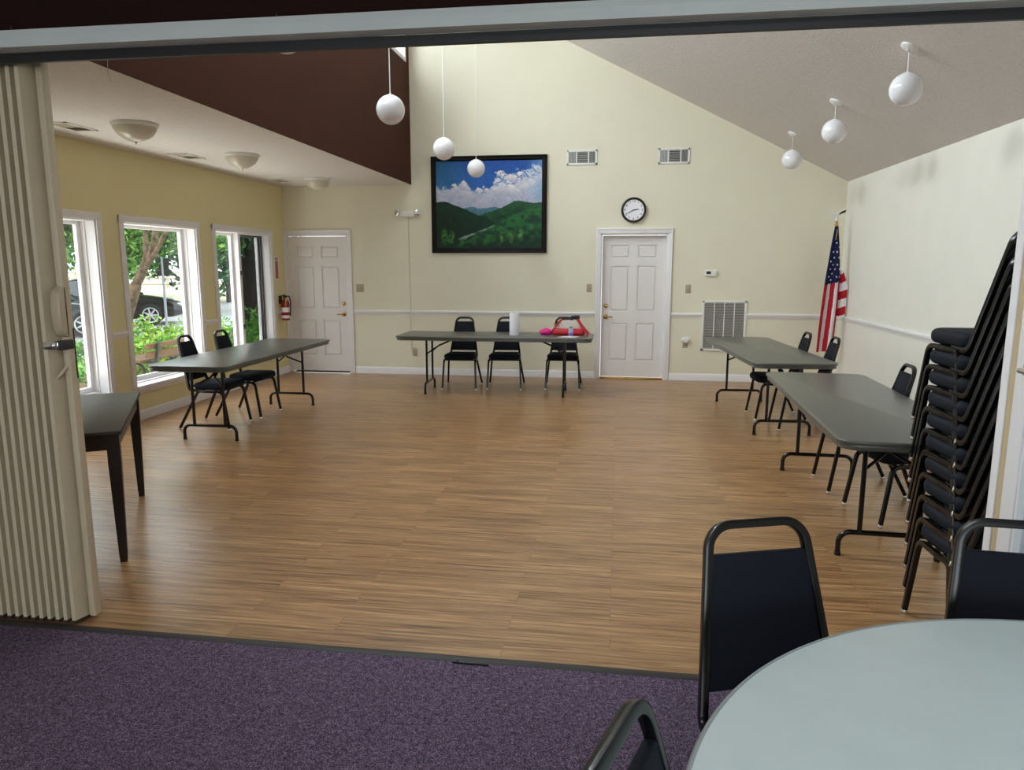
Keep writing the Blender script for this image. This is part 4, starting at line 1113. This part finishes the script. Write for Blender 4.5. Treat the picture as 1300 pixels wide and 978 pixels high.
bm = BM(); add_lathe(bm, [(0, 0), (0.028, 0.0), (0.031, 0.006), (0.031, 0.075), (0.024, 0.09), (0.016, 0.10), (0, 0.10)], 24); obj('body', bm, M['bottle'], t)
bm = BM(); add_lathe(bm, [(0.0312, 0.01), (0.0318, 0.01), (0.0318, 0.04), (0.0312, 0.04)], 24, caps=False); obj('label_band', bm, M['purple'], t)
bm = BM(); add_lathe(bm, [(0, 0.098), (0.018, 0.098), (0.018, 0.118), (0, 0.12)], 18); obj('cap', bm, M['teal'], t)
bm = BM(); add_prism(bm, [(-0.13, -0.07), (0.08, -0.09), (0.15, 0.05), (-0.05, 0.07)], 0, 0.001); tag(obj('paper_sheet', bm, M['paper'], None, 0, (-0.60, 8.86, ZT)), 'white sheet of paper lying in front of the bag', 'paper')
# dark door bolt left lying at the threshold
bm = BM(); add_prism(bm, [(-0.05, -0.008), (0.10, -0.006), (0.10, 0.004), (-0.05, 0.008)], 0.0, 0.009, 0.002); add_lathe(bm, [(0, 0.009), (0.006, 0.009), (0.004, 0.013), (0, 0.014)], 12, Matrix.Translation((-0.03, 0, 0)))
tag(obj('floor_bolt_plate', bm, M['black'], None, 40, (-0.585, 2.683, 0.003), R(-2)), 'small dark metal bolt plate at the carpet edge', 'floor plate')

# ------------------------------------------------------------------ outdoors
GZ = -0.27
bm = BM(); add_box(bm, -60, XL - WT - 0.02, -10, 80, GZ - 0.2, GZ); g = tag(struct('ground', bm, M['asphalt']), 'pale bright car park surface outside', 'ground')
bm = BM(); add_box(bm, -7.35, XL - WT - 0.03, 0, 30, GZ, GZ + 0.03, 0.01); tag(struct('path', bm, M['concrete']), 'pale concrete walk just outside the windows', 'path')
bm = BM(); add_box(bm, -10.2, -7.4, 2, 34, GZ, GZ + 0.05, 0.02); tag(struct('ground_bed', bm, M['mulch']), 'mulch planting bed beyond the walk', 'planting bed')
bm = BM(); add_box(bm, -48, -20, 24, 70, GZ, GZ + 0.06); tag(struct('lawn', bm, M['lawn']), 'dry pale lawn beyond the cars', 'lawn')

def leaves(bm, rnd, n, shape, size, aspect=0.5):
    for _ in range(n):
        p = shape(rnd)
        s = size * rnd.uniform(0.6, 1.3)
        d = Vector((rnd.gauss(0, 1), rnd.gauss(0, 1), rnd.gauss(0, 0.8))).normalized()
        q = d.orthogonal().normalized(); q.rotate(Matrix.Rotation(rnd.uniform(0, 2 * PI), 3, d))
        a = bm.verts.new(p - d * s); b = bm.verts.new(p + q * s * aspect); c = bm.verts.new(p + d * s); e = bm.verts.new(p - q * s * aspect)
        bm.faces.new((a, b, c, e))
def blob(cx, cy, cz, rx_, ry_, rz_, clumps, rnd0, spread=0.28):
    cs = []
    for _ in range(clumps):
        v = Vector((rnd0.gauss(0, 1), rnd0.gauss(0, 1), rnd0.gauss(0, 1))).normalized() * rnd0.uniform(0.35, 1.0)
        cs.append(Vector((cx + v.x * rx_, cy + v.y * ry_, cz + v.z * rz_)))
    m_ = min(rx_, ry_, rz_)
    def f(rnd):
        c = rnd.choice(cs); v = Vector((rnd.gauss(0, 1), rnd.gauss(0, 1), rnd.gauss(0, 1))).normalized() * (rnd.uniform(0, 1) ** 0.4) * m_ * spread * 1.6
        return c + v
    return f
def limb_path(bm, pts, r0, r1): add_tube(bm, pts, r0, 0.4, seg=10, n=4, r1=r1)

rnd = random.Random(11)
# leaning multi-stem tree seen through the middle window
t = thing('tree', 'leaning tree with forking pale stems outside the middle window', 'tree', (0, 0, 0), group='trees outside')
bm = BM()
limb_path(bm, [(-10.72, 14.0, GZ), (-10.40, 14.0, 0.15), (-9.97, 14.0, 1.20), (-9.72, 14.0, 1.60)], 0.15, 0.085)
limb_path(bm, [(-9.88, 14.0, 1.25), (-9.69, 13.98, 1.75), (-9.62, 13.96, 2.5), (-9.5, 13.9, 3.6)], 0.062, 0.04)
limb_path(bm, [(-9.80, 14.0, 1.45), (-9.50, 13.95, 1.95), (-9.36, 13.94, 2.5), (-9.1, 13.9, 3.6)], 0.055, 0.04)
limb_path(bm, [(-9.76, 13.98, 1.5), (-9.40, 13.92, 1.88), (-9.02, 13.86, 2.42), (-8.4, 13.8, 3.4)], 0.055, 0.035)
limb_path(bm, [(-10.75, 14.6, GZ), (-10.45, 14.6, 1.2), (-9.9, 14.7, 2.2), (-9.75, 14.8, 3.2)], 0.06, 0.04)
obj('trunk', bm, M['bark'], t, 70)
bm = BM()
leaves(bm, rnd, 6000, blob(-10.4, 16.4, 3.0, 2.7, 1.7, 1.3, 90, rnd), 0.075)
leaves(bm, rnd, 1800, blob(-11.8, 16.2, 2.0, 1.3, 0.9, 0.75, 30, rnd), 0.07)
obj('crown', bm, M['leaf'], t, 0)
def tree(x, y, h, r, label, m='leafd', tr=0.16, n=2600, seed=1, low=0.35, size=0.13, bark='bark_dark'):
    rd = random.Random(seed)
    t = thing('tree', label, 'tree', (x, y, GZ), group='trees outside')
    bm = BM(); limb_path(bm, [(0, 0, 0), (0.05, 0.02, h * 0.3), (-0.03, 0.05, h * 0.8)], tr, tr * 0.45)
    limb_path(bm, [(0, 0, h * 0.33), (r * 0.3, 0.1, h * 0.55), (r * 0.5, 0.1, h * 0.75)], tr * 0.5, tr * 0.2); limb_path(bm, [(0, 0, h * 0.36), (-r * 0.3, 0.1, h * 0.58), (-r * 0.5, 0.1, h * 0.78)], tr * 0.5, tr * 0.2)
    obj('trunk', bm, M[bark], t, 70)
    bm = BM(); leaves(bm, rd, n, blob(0, 0, h * (low + 1) / 2, r, r, h * (1 - low) / 2, 70, rd), size); obj('crown', bm, M[m], t, 0)
tree(-10.05, 18.9, 7.0, 1.7, 'dark trunked tree outside the casement window', 'leafd', 0.26, 5200, 3, 0.30, 0.10)
tree(-16.5, 26.3, 7.4, 3.0, 'deep green tree beyond the sign post', 'leafd', 0.2, 9500, 5, 0.13, 0.14)
tree(-19.4, 26.0, 7.0, 2.3, 'bright leafy tree behind the parked cars', 'leaf', 0.22, 8000, 6, 0.17, 0.13)
tree(-13.7, 15.4, 6.0, 1.55, 'leafy tree outside the window by the partition', 'leaf', 0.16, 6500, 8, 0.22, 0.10)
tree(-19.2, 34.2, 9.0, 3.6, 'tall deep green tree at the end of the lawn', 'leafd', 0.25, 7500, 9, 0.13, 0.2)
tree(-27.5, 37.5, 9.0, 3.8, 'big tree far across the lawn', 'leaf', 0.3, 7500, 10, 0.15, 0.22)
tree(-24.6, 24.2, 8.0, 2.6, 'broad tree behind the slate car', 'leaf', 0.22, 6500, 12, 0.18, 0.15)
def shrub(x, y, r, h_, label, m='shrub', n=900, seed=1, size=0.05):
    rd = random.Random(seed); bm = BM(); h = h_ * 0.82
    leaves(bm, rd, n, blob(0, 0, h * 0.52, r, r, h * 0.48, 26, rd, 0.34), size, 0.42)
    o = obj('shrub', bm, M[m], None, 0, (x, y, GZ + 0.03)); tag(o, label, 'shrub', 'shrubs along the walk')
sh = [(-7.95, 10.6, 0.55, 0.75, 'yellow green shrub behind the bench end', 'shrub'), (-8.0, 11.7, 0.62, 0.92, 'shrub with reddish tips behind the bench back', 'shrub'), (-8.15, 12.9, 0.66, 1.0, 'tall leafy shrub below the sign post', 'shrub'),
      (-8.75, 11.6, 0.6, 0.8, 'second-row shrub below the leaning tree', 'shrub'), (-8.1, 14.2, 0.66, 0.9, 'shrub at the far end of the bed', 'shrubl'), (-8.0, 9.3, 0.5, 0.62, 'low shrub by the window nearest the partition', 'shrubl'), (-9.3, 10.9, 0.6, 0.8, 'back-row shrub by the window nearest the partition', 'shrubl'),
      (-8.2, 16.0, 0.7, 1.0, 'lime shrub outside the casement left light', 'shrubl'), (-7.6, 15.4, 0.6, 0.75, 'low lime shrub below the casement window', 'shrubl'), (-7.4, 16.8, 0.7, 1.05, 'bright lime shrub outside the insect screen', 'shrubl'), (-9.3, 13.6, 0.6, 0.85, 'shrub at the foot of the leaning tree', 'shrub')]
for k, (x, y, r, h, lab, m) in enumerate(sh): shrub(x, y, r, h, lab, m, 1000, 40 + k, 0.055)

# bench, back towards the windows (runs along Y)
t = thing('park_bench', 'wooden slatted park bench outside the middle window', 'bench', (-6.3, 9.65, GZ + 0.03))
for k in range(4):
    bm = BM(); x0 = -0.10 - k * 0.105; add_box(bm, x0 - 0.09, x0, -0.72, 0.72, 0.53, 0.565, 0.006); obj('seat_slat', bm, M['benchwood'], t)
for k in range(2):
    bm = BM(); mx = Matrix.Translation((0.0, 0, 0.635 + k * 0.11)) @ Matrix.Rotation(R(12), 4, 'Y'); add_box(bm, -0.018, 0.018, -0.72, 0.72, -0.04, 0.04, 0.006, mx); obj('back_slat', bm, M['benchwood'], t)
for s in (-1, 1):
    bm = BM(); y = s * 0.52
    add_tube(bm, [(0.065, y, 0.80), (0.02, y, 0.58), (0.0, y, 0.50), (0.06, y, 0.12), (0.12, y, 0.0)], 0.024, 0.08, square=True, up=(0, 1, 0))
    add_tube(bm, [(-0.46, y, 0.52), (0.0, y, 0.52)], 0.022, square=True)
    add_tube(bm, [(-0.46, y, 0.52), (-0.44, y, 0.2), (-0.50, y, 0.0)], 0.022, 0.1, square=True, up=(0, 1, 0))
    add_tube(bm, [(-0.30 + 0.12 * math.cos(a), y, 0.37 + 0.12 * math.sin(a)) for a in [k * PI / 10 for k in range(0, 20)]] + [(-0.18, y, 0.37)], 0.02)
    obj('iron_end', bm, M['iron'], t)

# cars
def make_car(name, label, x, y, rz, body):
    t = thing(name, label, 'car', (x, y, GZ), rz, 'parked cars')
    L2 = 2.4
    st = [(-2.40, .42, .62, .74), (-2.32, .30, .86, .82), (-1.9, .24, .98, .88), (-1.0, .22, .97, .90), (0.0, .22, .95, .91), (0.95, .22, .93, .90), (1.5, .24, .86, .89), (2.05, .26, .76, .84), (2.32, .32, .62, .74), (2.42, .40, .52, .60)]
    bm = BM(); rings = []
    for X, zb, zt, w in st:
        ring = []
        for yy, zz in ((-w * .86, zb), (-w, zb + (zt - zb) * .25), (-w, zb + (zt - zb) * .62), (-w * .93, zt - .03), (-w * .80, zt), (0, zt + .03), (w * .80, zt), (w * .93, zt - .03), (w, zb + (zt - zb) * .62), (w, zb + (zt - zb) * .25), (w * .86, zb)):
            ring.append(bm.verts.new((X, yy, zz)))
        rings.append(ring)
    for a, b in zip(rings, rings[1:]):
        for i in range(len(a)): bm.faces.new((a[i], a[(i + 1) % len(a)], b[(i + 1) % len(a)], b[i]))
    bm.faces.new(rings[0][::-1]); bm.faces.new(rings[-1])
    bmesh.ops.subdivide_edges(bm, edges=bm.edges[:], cuts=1, smooth=0.6)
    bd = obj('body', bm, M[body], t, 50)
    st = [(-1.75, .96, .5), (-1.05, 1.36, .62), (-0.3, 1.45, .64), (0.35, 1.40, .62), (1.15, .93, .55)]
    bm = BM(); rings = []
    for X, zt, w in st:
        rings.append([bm.verts.new((X, yy, zz)) for yy, zz in ((-.84, .92), (-.80, .96), (-w - .02, zt - .05), (-w + .1, zt), (w - .1, zt), (w + .02, zt - .05), (.80, .96), (.84, .92))])
    for a, b in zip(rings, rings[1:]):
        for i in range(len(a) - 1): bm.faces.new((a[i], a[i + 1], b[i + 1], b[i]))
    bm.faces.new(rings[0][::-1]); bm.faces.new(rings[-1])
    obj('cabin_glass', bm, M['carglass'], t, 40)
    bm = BM()
    rr = [[bm.verts.new((X, yy, zt + dz)) for yy, dz in ((-w + .02, -.012), (-w * .5, .012), (w * .5, .012), (w - .02, -.012))] for X, zt, w in st[1:4]]
    for a, b in zip(rr, rr[1:]):
        for i in range(3): bm.faces.new((a[i], a[i + 1], b[i + 1], b[i]))
    bmesh.ops.solidify(bm, geom=bm.faces[:], thickness=0.02)
    obj('roof', bm, M[body], t, 40)
    for X in (-1.42, 1.45):
        for s in (-1, 1):
            mx = Matrix.Translation((X, s * 0.83, 0.335)) @ Matrix.Rotation(R(-90 * s), 4, 'X')
            bm = BM(); add_lathe(bm, [(0.22, -0.10), (0.315, -0.10), (0.335, -0.08), (0.335, 0.08), (0.315, 0.10), (0.235, 0.10), (0.22, 0.06)], 36, mx, caps=False); w = obj('wheel', bm, M['tyre'], t)
            bm = BM(); add_lathe(bm, [(0.205, 0.04), (0.238, 0.04), (0.238, 0.102), (0.222, 0.106), (0.205, 0.09)], 36, mx, caps=False)
            for k in range(7):
                m2 = mx @ Matrix.Rotation(k * 2 * PI / 7, 4, 'Z'); add_prism(bm, [(0.03, -0.03), (0.215, -0.016), (0.215, 0.016), (0.03, 0.03)], 0.07, 0.098, 0.004, m2)
            add_lathe(bm, [(0, 0.06), (0.05, 0.06), (0.045, 0.104), (0, 0.106)], 20, mx); obj('rim', bm, M['alloy'], w)
            bm = BM(); add_lathe(bm, [(0, 0.02), (0.21, 0.02), (0.21, 0.035), (0, 0.035)], 24, mx); obj('brake_disc', bm, M['iron'], w)
    for s in (-1, 1):
        bm = BM(); add_box(bm, 2.18, 2.36, s * .52 - .14, s * .52 + .14, .56, .68, 0.03, seg=3); obj('headlight', bm, M['alloy'], t)
        bm = BM(); add_box(bm, -2.37, -2.26, s * .58 - .14, s * .58 + .14, .66, .80, 0.03, seg=3); obj('tail_light', bm, M['red'], t)
        bm = BM(); add_box(bm, 0.72, 0.90, s * .95 - .10, s * .95 + .10, .96, 1.08, 0.04, seg=3); obj('mirror', bm, M[body], t)
hd = math.atan2(0.50, 0.866)
def carpos(fx, fy, lx_=1.45, ly_=-0.83): return (fx - (lx_ * math.cos(hd) - ly_ * math.sin(hd)), fy - (lx_ * math.sin(hd) + ly_ * math.cos(hd)))
cx, cy = carpos(-14.3, 20.65)
make_car('parked_car', 'black parked car with bright alloy wheel behind the sign post', cx, cy, hd, 'carpaint')
make_car('parked_car', 'dark slate parked car with pale windscreen behind the leaning tree', -15.4, 17.1, hd, 'carpaint2')
t = thing('sign_post', 'thin grey sign post beside the black car', 'sign post', (-12.75, 19.1, GZ))
bm = BM(); add_tube(bm, [(0, 0, 0), (0, 0, 2.1)], 0.035, seg=12); obj('post', bm, M['galv'], t)
bm = BM(); add_box(bm, -0.17, 0.17, -0.02, 0.0, 1.55, 2.05, 0.01, Matrix.Rotation(R(30), 4, 'Z')); obj('sign_back', bm, M['iron'], t)
t = thing('fence', 'pale weathered fence across the lawn', 'fence', (0, 0, 0))
bm = BM()
for k in range(14): add_box(bm, -46 + k * 2.2, -45.85 + k * 2.2, 50 + k * 0.55, 50.15 + k * 0.55, GZ, GZ + 1.5)
obj('post', bm, M['fencew'], t)
bm = BM()
for z in (0.35, 0.8, 1.25): add_tube(bm, [(-46, 50, GZ + z), (-46 + 13 * 2.2, 50 + 13 * 0.55, GZ + z)], 0.09, seg=4)
obj('rail', bm, M['fencew'], t)

# ------------------------------------------------------------------ lights
w = bpy.data.worlds.new('World'); scene.world = w; w.use_nodes = True
bg = w.node_tree.nodes['Background']; bg.inputs['Color'].default_value = (0.86, 0.94, 1.0, 1); bg.inputs['Strength'].default_value = 3.3
def area(name, loc, rot, sx, sy, power, col=(1, 1, 1), portal=False, spread=None):
    l = bpy.data.lights.new(name, 'AREA'); l.shape = 'RECTANGLE'; l.size = sx; l.size_y = sy; l.energy = power; l.color = col
    if spread: l.spread = spread
    o = bpy.data.objects.new(name, l); COL.objects.link(o); o.location = loc; o.rotation_euler = rot
    if portal: l.cycles.is_portal = True
    return o
# daylight portals (sky through the windows)
for k, (a, b) in enumerate(WIN): area('window_portal', (XL - WT - 0.01, (a + b) / 2, (WZ0 + WZ1) / 2), (0, R(-90), 0), WZ1 - WZ0, b - a, 1, portal=True)
# daylight through the clerestory windows
for k, (a, b) in enumerate(CW): area('clerestory_daylight', (XS - 0.20, (a + b) / 2, (CZ0 + CZ1) / 2 + 0.05), (0, R(-72), 0), 0.62, (b - a) * 0.6, (140, 135, 105, 14)[k], (0.90, 0.96, 1.0))
# added lamps above the view of the left windows, standing in for skylight
for k, (a, b) in enumerate(WIN): area('window_daylight', (XL - 1.5, (a + b) / 2, 3.3), (0, R(-42), 0), 1.2, b - a, 48, (0.95, 0.97, 1.0))
# added unseen lamps below the sills, imitating light thrown up by the walk
for k, (a, b) in enumerate(WIN): area('walk_bounce_daylight', (XL - 0.62, (a + b) / 2, -0.12), (0, R(-142), 0), 0.5, b - a, 40, (1.0, 0.96, 0.90))
# windows of the carpeted room behind the camera
for x in (-2.4, 1.4): area('near_room_daylight', (x, -4.5, 1.7), (R(90), 0, 0), 2.3, 1.5, 40, (0.86, 0.94, 1.0))
area('near_room_ceiling_light', (0.6, -0.9, 3.16), (0, 0, 0), 1.2, 1.2, 53, (0.90, 0.96, 1.0))  # added unseen lamp overhead, brightens the round table and carpet

# ------------------------------------------------------------------ camera
cam = bpy.data.cameras.new('camera'); co = bpy.data.objects.new('camera', cam); COL.objects.link(co)
cam.sensor_fit = 'HORIZONTAL'; cam.sensor_width = 36.0; cam.lens = 920.66 / 1300 * 36.0; cam.clip_start = 0.05; cam.clip_end = 300
fw_ = Vector((-0.14192015, 0.97619902, -0.16399432)); rt_ = Vector((0.989581307, 0.143973691, 0.000642999481)); up_ = Vector((-0.02423856, 0.16219446, 0.98646107))
m3 = Matrix((rt_, up_, -fw_)).transposed()
co.matrix_world = Matrix.Translation((0, 0, 1.61328)) @ m3.to_4x4()
scene.camera = co

vs = scene.view_settings
scene.display_settings.display_device = 'sRGB'
vs.view_transform = 'Standard'; vs.look = 'None'; vs.gamma = 1.0; vs.use_curve_mapping = False; vs.exposure = 0.0
scene.cycles.use_denoising = True
scene.cycles.max_bounces = 12; scene.cycles.diffuse_bounces = 6; scene.cycles.transparent_max_bounces = 16
scene.cycles.sample_clamp_indirect = 8.0
